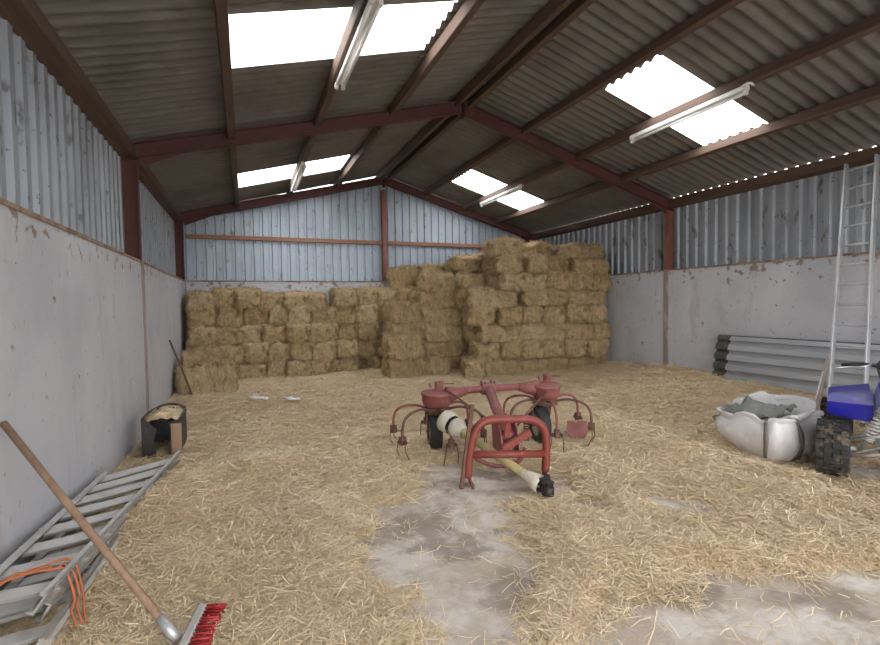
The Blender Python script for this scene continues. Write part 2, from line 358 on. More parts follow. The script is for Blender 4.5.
# ------------------------------------------------------------------ tube lights under the purlins
def tube_light(x, y0, y1, label, twin=True):
    zt = min(zs(x-.05), zs(x+.05)) - .128
    r = thing('tube_light', (x, y0, zt-.06), label, 'light', 'fluorescent tube lights')
    ring = [(-.035,.0),(.035,.0),(.035,.035),(.028,.05),(-.028,.05),(-.035,.035)]
    put('housing', MB().loft([(x, y0, zt-.052), (x, y1, zt-.052)], ring), M['white'], r)
    for k, dx in enumerate((-.035, .035) if twin else (0,)):
        t = put('fluorescent_tube', MB().tube([(x+dx, y0+.04, zt-.085), (x+dx, y1-.04, zt-.085)], .0165, 10), M['tubeglass'], r)
        for yy in (y0, y1):
            put('end_holder', MB().box((x+dx-.017, min(yy, yy+(.04 if yy == y0 else -.04)), zt-.105), (x+dx+.017, max(yy, yy+(.04 if yy == y0 else -.04)), zt-.05)), M['white'], t)
    if not twin:
        put('clip', MB().tube([(x-.05, y0+.02, zt-.02), (x-.05, y0-.03, zt-.01), (x, y0-.04, zt), (x+.05, y0-.03, zt-.01)], .014, 8), M['white'], r)
tube_light(2.13, 3.68, 5.26, 'twin fluorescent tube light below the near left rooflight')
tube_light(2.09, 8.35, 10.12, 'fluorescent tube light below the far left rooflight')
tube_light(6.30, 3.74, 5.46, 'long white tube light across the near right rooflight', False)
tube_light(6.30, 8.45, 10.2, 'fluorescent tube light across the far right rooflight by the gable', False)

# ------------------------------------------------------------------ loose hay on the floor
def vnoise(X, Y, sc, seed=0):
    r = np.random.default_rng(seed); G = r.random((256, 256))
    x = X*sc + 100; y = Y*sc + 100; i = np.floor(x).astype(int); j = np.floor(y).astype(int); fx = x-i; fy = y-j
    fx = fx*fx*(3-2*fx); fy = fy*fy*(3-2*fy); i %= 255; j %= 255
    return (G[i,j]*(1-fx)+G[i+1,j]*fx)*(1-fy) + (G[i,j+1]*(1-fx)+G[i+1,j+1]*fx)*fy
def fbm(X, Y, sc, seed, o=4):
    t = 0; a = .5
    for k in range(o): t = t + a*vnoise(X, Y, sc*2**k, seed+k); a *= .5
    return t/(1-.5**o)
POLY = [  # bare concrete, floor coordinates
 [(1.68,3.06),(1.90,3.34),(2.25,3.50),(2.42,3.95),(2.62,4.25),(2.95,4.20),(3.3,3.80),(3.62,3.42),(3.53,3.02),(3.2,3.0),(2.85,3.1),(2.70,2.64),(2.72,2.41),(2.55,2.04),(2.35,1.80),(2.1,1.3),(1.75,1.3),(1.78,1.97),(1.82,2.32),(1.70,2.56)],
 [(2.33,1.60),(2.59,1.71),(2.86,1.79),(3.14,1.75),(3.38,1.80),(3.74,1.68),(4.05,1.55),(5.5,.9),(5.5,-4.8),(0.2,-4.8),(1.2,.2),(2.0,1.0)],
 [(3.25,2.86),(3.45,2.98),(3.60,2.90),(3.44,2.78)],
 [(5.50,2.42),(5.72,2.26),(6.7,1.9),(6.7,2.5),(5.95,2.55)],
 [(3.80,2.80),(4.02,2.84),(4.10,2.62),(4.24,2.42),(4.08,2.40),(3.86,2.54)]]
def sdpoly(X, Y, P):
    d = np.full(X.shape, 1e9); s = np.zeros(X.shape, bool); n = len(P)
    for k in range(n):
        ax, ay = P[k]; bx, by = P[(k+1) % n]
        t = np.clip(((X-ax)*(bx-ax)+(Y-ay)*(by-ay))/((bx-ax)**2+(by-ay)**2+1e-12), 0, 1)
        d = np.minimum(d, np.hypot(X-ax-t*(bx-ax), Y-ay-t*(by-ay)))
        c = ((ay > Y) != (by > Y)) & (X < (bx-ax)*(Y-ay)/((by-ay) if abs(by-ay) > 1e-9 else 1e-9)+ax); s ^= c
    return np.where(s, -d, d)
def cover(X, Y):
    """>0 hay, <0 bare"""
    d = np.minimum.reduce([sdpoly(X, Y, P) + (0 if k != 1 else -.10) for k, P in enumerate(POLY)])
    wob = (fbm(X, Y, 3.2, 11)-.5)*.42*np.where(sdpoly(X, Y, POLY[1]) < .3, .5, 1.0) + (fbm(X, Y, 14, 21)-.5)*.12
    return np.clip((d + wob)*4, -1, 1)
def gauss(X, Y, cx, cy, sx, sy, h, a=0):
    c, s = math.cos(a), math.sin(a); u = (X-cx)*c+(Y-cy)*s; v = -(X-cx)*s+(Y-cy)*c
    return h*np.exp(-(u/sx)**2-(v/sy)**2)
def height(X, Y):
    c = cover(X, Y)
    h = .012 + .085*np.clip(c, 0, 1)*np.clip(fbm(X, Y, 2.5, 31)-.15, 0, 1) + .03*(fbm(X, Y, 9, 41)-.35)*np.clip(c, 0, 1)
    wallr = np.exp(-np.clip(8.35-X, 0, 9)**2/1.1)
    prof = np.interp(Y, [2.4, 3.4, 4.2, 5.2, 6.8, 8.2, 9], [.02, .10, .22, .27, .24, .16, .1])
    h = h + wallr*prof*(.75+.5*fbm(X, Y, 2.2, 51))
    h = h + gauss(X, Y, 6.95, 5.7, .8, 1.2, .12, .3) + gauss(X, Y, 6.7, 4.9, .6, .6, .06)
    h = h + gauss(X, Y, .62, 4.15, .28, .55, .13, -.1) + gauss(X, Y, 1.15, 4.5, .45, .3, .09) + gauss(X, Y, 2.15, 5.0, .35, .3, .07)
    h = h + gauss(X, Y, 1.45, 7.3, .5, .25, .09) + gauss(X, Y, .3, 7.9, .3, .6, .08) + gauss(X, Y, .8, 2.9, .3, .4, .03)
    h = h + .06*np.clip((Y-6.5)/3, 0, 1) + gauss(X, Y, 4.9, 3.4, .4, .3, .05)
    return np.where(c > 0, h, -.03 + .042*np.clip(1+c*6, 0, 1))
def z_hay(x, y): return float(height(np.array([[x]]), np.array([[y]]))[0,0])
gx = np.arange(0.004, W, .04); gx[-1] = W-.004; gy = np.arange(.2, YB, .04)
GX, GY = np.meshgrid(gx, gy, indexing='ij'); GZ = height(GX, GY)
nx, ny = GX.shape
vs = np.stack([GX.ravel(), GY.ravel(), GZ.ravel()], 1); idx = np.arange(nx*ny).reshape(nx, ny)
fs = np.stack([idx[:-1,:-1].ravel(), idx[1:,:-1].ravel(), idx[1:,1:].ravel(), idx[:-1,1:].ravel()], 1)
fmask = GZ.ravel()[fs].max(1) > -.02; fs = fs[fmask]
me = bpy.data.meshes.new('loose_hay'); me.from_pydata(vs.tolist(), [], fs.tolist()); me.polygons.foreach_set('use_smooth', [True]*len(fs)); me.materials.append(M['hayfield'])
o = bpy.data.objects.new('loose_hay', me); COL.objects.link(o); tag(o, 'trampled loose hay spread over the concrete floor', 'hay', None, 'stuff')

def quads_mesh(name, P0, P1, P2, Wd):
    """thin bent blades: three points and a width vector each"""
    n = len(P0); V = np.empty((n, 6, 3)); V[:,0] = P0-Wd; V[:,1] = P0+Wd; V[:,2] = P1-Wd; V[:,3] = P1+Wd; V[:,4] = P2-Wd*.6; V[:,5] = P2+Wd*.6
    b = (np.arange(n)*6)[:,None]
    F = np.concatenate([b+np.array([0,1,3,2]), b+np.array([2,3,5,4])], 1).reshape(-1, 4)
    me = bpy.data.meshes.new(name); me.vertices.add(n*6); me.vertices.foreach_set('co', V.ravel())
    me.loops.add(F.size); me.loops.foreach_set('vertex_index', F.ravel().astype(np.int32))
    me.polygons.add(len(F)); me.polygons.foreach_set('loop_start', np.arange(0, F.size, 4, dtype=np.int32)); me.polygons.foreach_set('loop_total', np.full(len(F), 4, np.int32))
    me.update(calc_edges=True); me.validate(); return me
def scatter_stalks(n_try, keep_extra):
    X = rng.uniform(.02, W-.02, n_try); Y = rng.uniform(.9, 10.3, n_try)
    d2 = (X-1.13)**2 + Y**2 + .6
    c = cover(X[:,None], Y[:,None])[:,0]
    p = np.clip(7.5/d2, .06, 1.0) * np.where(c > .0, 1.0, np.where(c > -.45, .30, .025))
    k = rng.random(n_try) < p
    return X[k], Y[k]
X, Y = scatter_stalks(900000, 0)
n = len(X); Z = height(X[:,None], Y[:,None])[:,0]; Z = np.maximum(Z, 0.001)
th = rng.uniform(0, 2*PI, n); Ln = rng.uniform(.03, .12, n) * (1 + 1.1*(rng.random(n) < .12)); dist = np.sqrt((X-1.13)**2+Y**2)
tilt = rng.normal(0, .13, n); tilt = np.where(rng.random(n) < .05, np.abs(tilt)*3, tilt)
D = np.stack([np.cos(th)*np.cos(tilt), np.sin(th)*np.cos(tilt), np.sin(tilt)], 1)
P1 = np.stack([X, Y, Z + rng.uniform(.003, .028, n)], 1)
Sd = np.stack([-np.sin(th), np.cos(th), rng.normal(0, .3, n)], 1)
P0 = P1 - D*Ln[:,None]*.5; P2 = P1 + D*Ln[:,None]*.5 + Sd*(rng.normal(0, .12, n)*Ln)[:,None]
P0[:,2] = np.maximum(P0[:,2], .003); P2[:,2] = np.maximum(P2[:,2], .003)
for Q in (P0, P2): Q[:,0] = np.clip(Q[:,0], .01, W-.01)
wid = np.clip(.0007 + .00045*dist, .0009, .0045)*rng.uniform(.7, 1.4, n)
Wd = np.stack([-np.sin(th), np.cos(th), rng.normal(0, .2, n)], 1)*wid[:,None]
me = quads_mesh('straw_stalks', P0, P1, P2, Wd); me.materials.append(M['stalk'])
o = bpy.data.objects.new('straw_stalks', me); COL.objects.link(o); tag(o, 'loose straw stalks lying over the floor', 'straw', None, 'stuff')
print('stalks', n)

# ------------------------------------------------------------------ hay bales
BL, BW, BH = .92, .455, .352
def bale_mesh(seed, rough=.06, mname='bale', nbl=3000, squash=0.0):
    rnd = np.random.default_rng(seed)
    bm = bmesh.new(); bmesh.ops.create_cube(bm, size=1); bmesh.ops.subdivide_edges(bm, edges=bm.edges[:], cuts=11, use_grid_fill=True)
    off = Vector((seed*7.3, seed*3.1, seed*1.7))
    hx, hy, hz = BL/2, BW/2, BH/2
    for v in bm.verts:
        p = v.co*2; q = Vector((max(-1,min(1,p.x)), max(-1,min(1,p.y)), max(-1,min(1,p.z))))
        pn = (abs(q.x)**7 + abs(q.y)**5.5 + abs(q.z)**5.5)**(1/5.5); k = 1/max(pn, 1.0); k = 1 + (k-1)*.62
        if squash: k = 1 + (1/max((abs(q.x)**3+abs(q.y)**3+abs(q.z)**3)**(1/3), 1)-1)*squash
        w = Vector((q.x*hx*k, q.y*hy*k, q.z*hz*k))
        nn = Vector((q.x**5, q.y**5, q.z**5)); nn.normalize() if nn.length > 0 else None
        dsp = (noise.noise(w*5+off)*.9 + noise.noise(w*13+off)*.7 + noise.noise(w*31+off)*.45)*rough - .010
        for sx in (-.19, .19): dsp -= .014*math.exp(-((w.x-sx)/.022)**2)           # pinched in by the twine
        v.co = w + nn*dsp
    me0 = bpy.data.meshes.new('tmp'); bm.to_mesh(me0); bm.free()
    nv = len(me0.vertices); V0 = np.empty(nv*3); me0.vertices.foreach_get('co', V0); V0 = V0.reshape(-1, 3)
    F0 = [tuple(p.vertices) for p in me0.polygons]; bpy.data.meshes.remove(me0)
    cen = np.array([V0[list(f)].mean(0) for f in F0]); n4 = np.array([np.cross(V0[f[2]]-V0[f[0]], V0[f[3]]-V0[f[1]]) for f in F0])
    ar = np.linalg.norm(n4, axis=1); nrm = n4/ar[:,None]
    flip = (nrm*cen/np.array([hx, hy, hz])**2).sum(1) < 0; nrm[flip] *= -1
    pick = rnd.choice(len(F0), nbl, p=ar/ar.sum()); C = cen[pick] + rnd.normal(0, .012, (nbl, 3)); Nn = nrm[pick]
    T = rnd.normal(0, 1, (nbl, 3)); T[:,2] -= 1.0*(np.abs(Nn[:,2]) < .6)                    # stalks hang a little on the sides
    T -= Nn*(T*Nn).sum(1)[:,None]; T /= np.linalg.norm(T, axis=1)[:,None]
    Ln = rnd.uniform(.05, .20, nbl)
    P1 = C + Nn*rnd.uniform(.0, .010, nbl)[:,None]; P0 = P1 - T*(Ln*.5)[:,None] - Nn*.006
    lift = np.where(rnd.random(nbl) < .4, rnd.uniform(.01, .055, nbl), rnd.uniform(-.004, .010, nbl))
    P2 = P1 + T*(Ln*.5)[:,None] + Nn*lift[:,None]
    Wd = np.cross(T, Nn)*rnd.uniform(.002, .0042, nbl)[:,None]
    V = np.empty((nbl, 6, 3)); V[:,0] = P0-Wd; V[:,1] = P0+Wd; V[:,2] = P1-Wd; V[:,3] = P1+Wd; V[:,4] = P2-Wd*.6; V[:,5] = P2+Wd*.6
    b = nv + np.arange(nbl)*6
    F = F0 + [(i, i+1, i+3, i+2) for i in b] + [(i+2, i+3, i+5, i+4) for i in b]
    me = bpy.data.meshes.new('hay_bale'); me.from_pydata(np.concatenate([V0, V.reshape(-1, 3)]).tolist(), [], F)
    me.polygons.foreach_set('use_smooth', [True]*len(F)); me.materials.append(M[mname]); return me
def twine_mesh(sx):
    mb = MB(); a, b = BW/2-.004, BH/2-.004; pts = []
    for k in range(33):
        t = 2*PI*k/32; c, s = math.cos(t), math.sin(t); e = .22
        pts.append((sx, math.copysign(abs(c)**e, c)*a, math.copysign(abs(s)**e, s)*b))
    mb.tube(pts, .0035, 5, False); me = mb.mesh('baling_twine'); me.materials.append(M['twine']); return me
BM = [bale_mesh(k+1) for k in range(8)]; TW = [twine_mesh(-.19), twine_mesh(.19)]
protos = []
for me in BM:
    o = bpy.data.objects.new('hay_bale', me)
    protos.append((o, [bpy.data.objects.new('baling_twine', t) for t in TW]))
used = set(); nb = 0
def bale(c, orient, label, group, dims=None, jit=1.0, rz=0.0, tiltx=0.0, tilty=0.0, z_off=0.0):
    """orient 'e' end towards the viewer, 's' long side towards the viewer, 'u' standing on end"""
    global nb
    if group == GR and c[1] < 9.05:
        c = (c[0]*1.0 + .04, c[1] - .175*(c[0]-5.6), c[2]); rz = rz - .17
    k = (nb*5 + nb//8) % 8; nb += 1
    src, tws = protos[k]
    if k in used: o = src.copy(); kids = [t.copy() for t in tws]
    else: o = src; kids = tws; used.add(k)
    COL.objects.link(o)
    for t in kids: COL.objects.link(t); t.parent = o
    o.location = (c[0], c[1], c[2]+z_off)
    e = {'e': (0, 0, PI/2), 's': (0, 0, 0), 'u': (0, PI/2, PI/2), 'g': (PI/2, 0, 0)}[orient]
    R = random.Random(nb*13)
    o.rotation_euler = (Euler((tiltx + R.gauss(0,.03)*jit, tilty + R.gauss(0,.035)*jit, rz + R.gauss(0,.05)*jit)).to_matrix() @ Euler(e).to_matrix()).to_euler()
    d = dims or (1,1,1); o.scale = tuple(q*R.uniform(1.06, 1.13) for q in d)
    tag(o, label, 'hay bale', group); return o
ORD = ['lowest', 'second', 'third', 'fourth', 'fifth', 'sixth', 'seventh']
CNT = ['first', 'second', 'third', 'fourth', 'fifth', 'sixth', 'seventh', 'eighth', 'ninth', 'tenth', 'eleventh']
course = ['bottom course', 'second course up', 'third course up', 'fourth course up', 'fifth course up', 'sixth course up']
GB = 'bales stacked along the back wall'; GR = 'bales in the tall right hand stack'
H = .362
# along the back wall, ends to the viewer
xs_cols = [.33, .77, 1.20, 1.65, 2.06, 2.50, 3.13, 3.58, 4.03, 4.46]
for ci, x in enumerate(xs_cols):
    for k in range(5):
        if ci in (7, 8) and k == 0: continue                       # dark hole at floor level
        yf = 10.34 - abs(random.Random(ci*7+k).uniform(-.16, .16))
        if ci in (4, 5) and k < 3: yf -= .30
        if ci in (0, 1, 2, 3) and k < 4: yf -= .05*(3-k)
        zc = .03 + H*(k+.5) - (.09 if ci in (3, 4, 5) and k == 4 else 0) - (.07 if ci == 0 and k == 4 else 0)
        lab = 'hay bale in the back wall stack, %s, %s from the left wall' % (course[k], CNT[ci])
        bale((x + random.Random(ci*31+k).uniform(-.02,.02) + (.10 if k % 2 and ci < 6 else 0) - (.06 if ci == 0 and k % 2 else 0), yf + BL/2 - .04, zc), 'e', lab, GB, (.90, .98, 1.0))
bale((2.84, 10.74, .03+H*.5), 'e', 'hay bale jammed low in the gap between two parts of the back stack', GB, (1, .62, 1))
bale((2.83, 10.74, .03+H*1.5), 'e', 'hay bale filling the back stack gap above the lowest one', GB, (1, .62, 1))
bale((2.83, 10.74, .03+H*2.5), 'e', 'hay bale filling the back stack gap, third up', GB, (1, .62, 1))
bale((2.82, 10.74, .03+H*3.45), 'e', 'sunken hay bale topping the narrow gap in the back stack', GB, (1, .62, .9))
# low bales by the left wall
bale((.50, 9.0, .03+.23), 's', 'greenish hay bale on the floor by the left wall behind the leaning stick', 'loose bales by the left wall', (.84, 1.0, 1.36), 1, .03)
bale((.40, 9.26, .52+.12), 's', 'small hay bale lying on the low bale by the left wall', 'loose bales by the left wall', (.58, .85, .80), 1, .02)
bale((3.86, 10.62, .20), 's', 'rounded hay bale wedged in the dark hole of the back stack', GB, (.6, 1.3, 1.0), 1, .5, .2)
# stepped part in the middle
GM = 'bales in the stepped middle of the stack'
for k, lab in enumerate(['bottom', 'second', 'third', 'fourth', 'fifth', 'top']):
    bale((5.0, 9.62, .02+.348*(k+.5)), 's', 'hay bale in the six high column behind the low front bale, %s of six' % lab, GM, (.95, .98, .99))
    if k < 5: bale((5.0, 10.06, .02+.348*(k+.5)), 's', 'hidden hay bale behind the six high column, %s row' % lab, GM, (.95, .98, .99))
for k, lab in enumerate(['bottom', 'second', 'third', 'top']):
    bale((4.25, 9.66, .02+.37*(k+.5)), 's', 'hay bale in the four high step beside the six high column, %s of four' % lab, GM, (.72, 1.0, 1.05))
    bale((4.25, 10.1, .02+.37*(k+.5)), 's', 'hidden hay bale behind the four high step, %s row' % lab, GM, (.72, .9, 1.05))
bale((4.02, 9.20, .23), 's', 'hay bale at the foot of the steps, under the overhanging one', GM, (.72, .98, 1.28), 1, .1)
bale((3.98, 9.14, .66), 's', 'ragged hay bale forming the lowest pale step of the stack', GM, (.70, 1.0, 1.15), 1, .05)
bale((4.62, 9.15, .20), 's', 'hay bale on the floor between the steps and the low front bale', GM, (.6, .95, 1.1), 1, -.15)
# tall stack against the right wall
for k in range(5):
    z = .02 + .35*(k+.5)
    inset = [.0, .0, .06, -.10, -.10][k]
    if k % 2 == 0:
        for j in range(3):
            bale((5.85 + j*.915 + (inset if j == 0 else 0), 8.74 + random.Random(k*5+j).uniform(-.05,.06), z), 's', 'bale laid sideways in the right stack front, %s, %s from the left' % (course[k], CNT[j]), GR, (1,1,.99))
        bale((5.87+inset, 9.20, z), 's', 'hay bale on the left flank of the right stack, %s' % course[k], GR, (1,1,.99))
    else:
        for j in range(6):
            bale((5.62 + j*.457 + (inset if j == 0 else 0), 8.97 + random.Random(k*9+j).uniform(-.06,.06), z), 'e', 'bale end in the right stack front, %s, %s from the left' % (course[k], CNT[j]), GR, (1,1,.99))
bale((5.28, 8.66, .19), 'e', 'low pale topped hay bale at the front left foot of the right stack', GR, (.93, .82, 1.05), 1, -.16)
T = [  # upper bales: centre x, y, z, orient, dims, rz, label
 (5.72, 9.33, 1.90, 's', (.95,1,.95), .1, 'hay bale bridging from the right stack back to the six high column'),
 (6.06, 8.92, 1.93, 'e', (1,1.15,1), .1, 'hay bale under the peak of the right stack, lowest of three'),
 (6.06, 8.94, 2.28, 'e', (1,1.2,1), .0, 'hay bale under the peak of the right stack, middle of three'),
 (6.08, 8.98, 2.60, 'e', (.98,1.3,.95), -.12, 'tilted hay bale at the very peak of the right stack'),
 (6.58, 8.90, 1.93, 'e', (1,1,1), -.04, 'hay bale just right of the peak column, lower of two'),
 (6.60, 8.92, 2.26, 'e', (1,.95,.95), .05, 'hay bale just right of the peak column, upper of two'),
 (7.05, 8.94, 1.93, 'e', (1,1,1), .04, 'hay bale below the rounded top one in the right stack'),
 (7.05, 8.86, 2.24, 's', (.62,1,1.0), .25, 'rounded shaggy hay bale on the right stack between peak and wall end'),
 (7.45, 8.98, 1.92, 'e', (.98,.9,.97), 0, 'hay bale sunk between the rounded top and the wall end of the stack'),
 (7.90, 8.80, 1.91, 's', (.68,1.05,.96), 0, 'hay bale at the right wall end of the stack, under two more'),
 (7.82, 8.76, 2.22, 's', (.78,1,.92), -.05, 'striped brown hay bale at the right wall end of the stack'),
 (7.80, 8.92, 2.54, 's', (.80,1,.90), .06, 'topmost brown hay bale at the right wall end of the stack'),
 (7.20, 9.62, 1.95, 's', (1,1,1), 0, 'hay bale in the second row, under the dark upper ones'),
 (7.20, 9.62, 2.30, 's', (1,1,1), .03, 'hay bale in the second row, middle one under the dark upper ones'),
 (7.14, 9.55, 2.64, 'e', (.95,1.1,1), .15, 'dark hay bale behind the peak with a shaded end'),
 (7.66, 9.70, 2.62, 'e', (.95,1.3,1), -.1, 'pale sloping hay bale behind the rounded top of the right stack'),
 (7.97, 9.72, 2.30, 's', (.6,1,1), 0, 'hay bale in the second row against the right wall'),
 (7.97, 9.72, 1.95, 's', (.6,1,1), 0, 'lower hay bale in the second row against the right wall'),
 (4.58, 10.75, 2.03, 'g', (.72,1.3,1.05), .15, 'pale hay bale on edge at the left end of the upper row'),
 (5.35, 10.62, 1.98, 's', (1,1,1), 0, 'hay bale below the rounded upper row by the gable'),
 (5.38, 10.60, 2.24, 's', (1,1,.8), .05, 'flattened hay bale in the upper row left of the pale one'),
 (5.66, 10.0, 2.03, 'e', (.9,1.25,1), .05, 'hay bale under the rounded one on the upper row'),
 (5.68, 9.95, 2.33, 'e', (.9,1.2,.9), -.1, 'rounded hay bale on the upper row left of the peak'),
 (6.32, 10.75, 2.05, 's', (1,1,1), 0, 'lower hay bale at the back of the upper row'),
 (6.32, 10.78, 2.42, 's', (1,1,1), .04, 'pale topped hay bale at the back of the upper row'),
 (6.28, 9.85, 2.05, 'e', (1,1.2,1), 0, 'hay bale behind the peak column, lower of two'),
 (6.24, 9.75, 2.42, 'e', (.9,1.2,1), .2, 'bright topped hay bale tucked behind the peak column'),
]
for x, y, z, o_, d, rz, lab in T: bale((x, y, z), o_, lab, GR, d, 1.5, rz)
# core bales carrying the second rows (out of sight)
for k in range(5):
    z = .02 + .35*(k+.5)
    for j, x in enumerate((5.9, 6.82, 7.74)):
        bale((x, 9.70, z), 's', 'hay bale in the covered core of the right stack', GR, (1,1,.99))
    for j, x in enumerate((5.5, 6.4)):
        bale((x, 10.66, .02+.36*(k+.5)), 's', 'hay bale in the covered core by the gable', GR, (.97,1,1.02))

# ------------------------------------------------------------------ rotary tedder
def spl(pts, n=6):
    """Catmull-Rom through points"""
    P = [Vector(p) for p in pts]; P = [P[0]*2-P[1]] + P + [P[-1]*2-P[-2]]; out = []
    for i in range(1, len(P)-2):
        for k in range(n):
            t = k/n; a, b, c, d = P[i-1], P[i], P[i+1], P[i+2]
            out.append(.5*((2*b) + (c-a)*t + (2*a-5*b+4*c-d)*t*t + (3*b-a-3*c+d)*t**3))
    out.append(P[-2]); return out
TL_ = Vector((2.90, 4.52, .575)); TR_ = Vector((4.03, 4.28, .605))
ted = thing('hay_tedder', (3.4, 4.0, 0), 'faded red two rotor hay tedder standing in the middle of the floor', 'farm machine')
ax = (TR_-TL_).normalized(); mid = (TL_+TR_)/2 + Vector((-.04, .02, .035)); fwd = Vector((-.36, -.93, 0)).normalized()
put('toolbar', MB().tube([TL_+Vector((0,0,.03))+ax*.12, mid, TR_+Vector((0,0,.03))-ax*.12], .036, 14), M['tedred'], ted)
c = put('toolbar_clamp', MB().box((-.07,-.055,-.055), (.07,.055,.055), Matrix.Translation(mid) @ Matrix.Rotation(-.21, 4, 'Z')), M['tedred'], ted)
m = MB()
for dx in (-.05, .05):
    for dy in (-.04, .04): m.tube([mid+ax*dx+Vector((0,dy,.05)), mid+ax*dx+Vector((0,dy,.075))], .011, 6)
put('clamp_bolts', m, M['rust'], c)
HA = Vector((2.77, 3.50, 0)); HB = Vector((3.435, 3.395, 0)); hx = (HB-HA); hz = Vector((0,0,1))
dbe = HA + hx*.5 + Vector((.03, .13, .47))
put('drawbar', MB().tube([mid+Vector((.0,-.03,-.01)), mid.lerp(dbe, .5)+Vector((0,0,.0)), dbe], .048, 14), M['tedred'], ted)
# A-frame hitch hoop
def H_(a, z): return HA + hx*a + hz*(z - .05*a)
hoop = spl([H_(-.02,.10), H_(.0,.25), H_(.05,.42), H_(.12,.515), H_(.25,.565), H_(.5,.575), H_(.75,.575), H_(.90,.545), H_(.985,.46), H_(1.0,.32), H_(.985,.14)], 5)
hp = put('hitch_frame', MB().tube(hoop, .034, 14), M['tedred2'], ted)
put('cross_tube', MB().tube([H_(.02,.285), H_(1.0,.285)], .030, 12), M['tedred2'], hp)
m = MB().bar(H_(-.02,.14), H_(.03,.03), .014, .05, up=(0,1,0)).tube([H_(-.06,.045), H_(.06,.03)], .012, 8).bar(H_(.03,.06), H_(.05,.005), .012, .035, up=(0,1,0)); put('lower_link_pin', m, M['rust'], hp)
m = MB().bar(H_(.985,.17), H_(.97,.09), .014, .05, up=(0,1,0)).tube([H_(.93,.10), H_(1.04,.10)], .012, 8); put('lower_link_pin', m, M['rust'], hp)
# centre bracket and gearbox behind the hoop
gc = HA + hx*.55 + Vector((.03, .17, .36))
m = MB()
for s in (-1, 1):
    p = gc + hx.normalized()*(s*.075)
    m.prism([(-.16,-.10),(.08,-.13),(.12,.10),(.02,.17),(-.10,.08)], -.007, .007, Matrix.Translation(p) @ Matrix.Rotation(-.16, 4, 'Z') @ Matrix.Rotation(PI/2, 4, 'Z') @ Matrix.Rotation(PI/2, 4, 'X'))
put('hitch_bracket', m, M['tedred'], ted)
m = MB().lathe([(0,-.10),(.06,-.10),(.085,-.07),(.09,.05),(.065,.09),(.03,.10),(.03,.14),(0,.14)], gc+Vector((.03,.03,.0)), (.2,.5,.2), 18)
put('gearbox', m, M['tedred'], ted)
m = MB().bar(gc+Vector((-.10,-.13,-.06)), gc+Vector((.16,-.14,.05)), .05, .06, up=(0,0,1), ch=.008).bar(gc+Vector((-.14,-.14,-.10)), gc+Vector((.0,-.14,-.03)), .02, .05).bar(gc+Vector((-.06,-.16,.19)), gc+Vector((-.06,-.14,.04)), .05, .012, up=(0,1,0))
put('pivot_arm', m, M['tedred2'], ted)
pts = [gc + Vector((.20+.022*math.cos(t), -.02+.022*math.sin(t), -.06+.0032*t*1.0)) for t in [k*.5 for k in range(110)]]
put('coil_spring', MB().tube(pts, .006, 6), M['rust'], ted)
put('belt_guard', MB().tube(spl([gc+Vector((-.24,.25,-.02)), gc+Vector((-.20,.22,-.2)), gc+Vector((-.02,.15,-.30)), gc+Vector((.18,.1,-.28)), gc+Vector((.26,.1,-.16))], 5), .018, 8), M['tedred'], ted)
put('stay_rod', MB().tube([TL_+Vector((.09,-.10,.05)), HA+hx*.28+Vector((0,.06,.55))], .008, 8), M['rust'], ted)
put('stay_rod', MB().tube([TR_+Vector((-.08,-.12,-.02)), gc+Vector((.1,.05,.02))], .010, 8), M['rust'], ted)
put('parking_stand', MB().bar((2.70,3.50,.015), (2.805,3.50,.69), .035, .022, up=(0,1,0), ch=.004), M['rust'], ted)
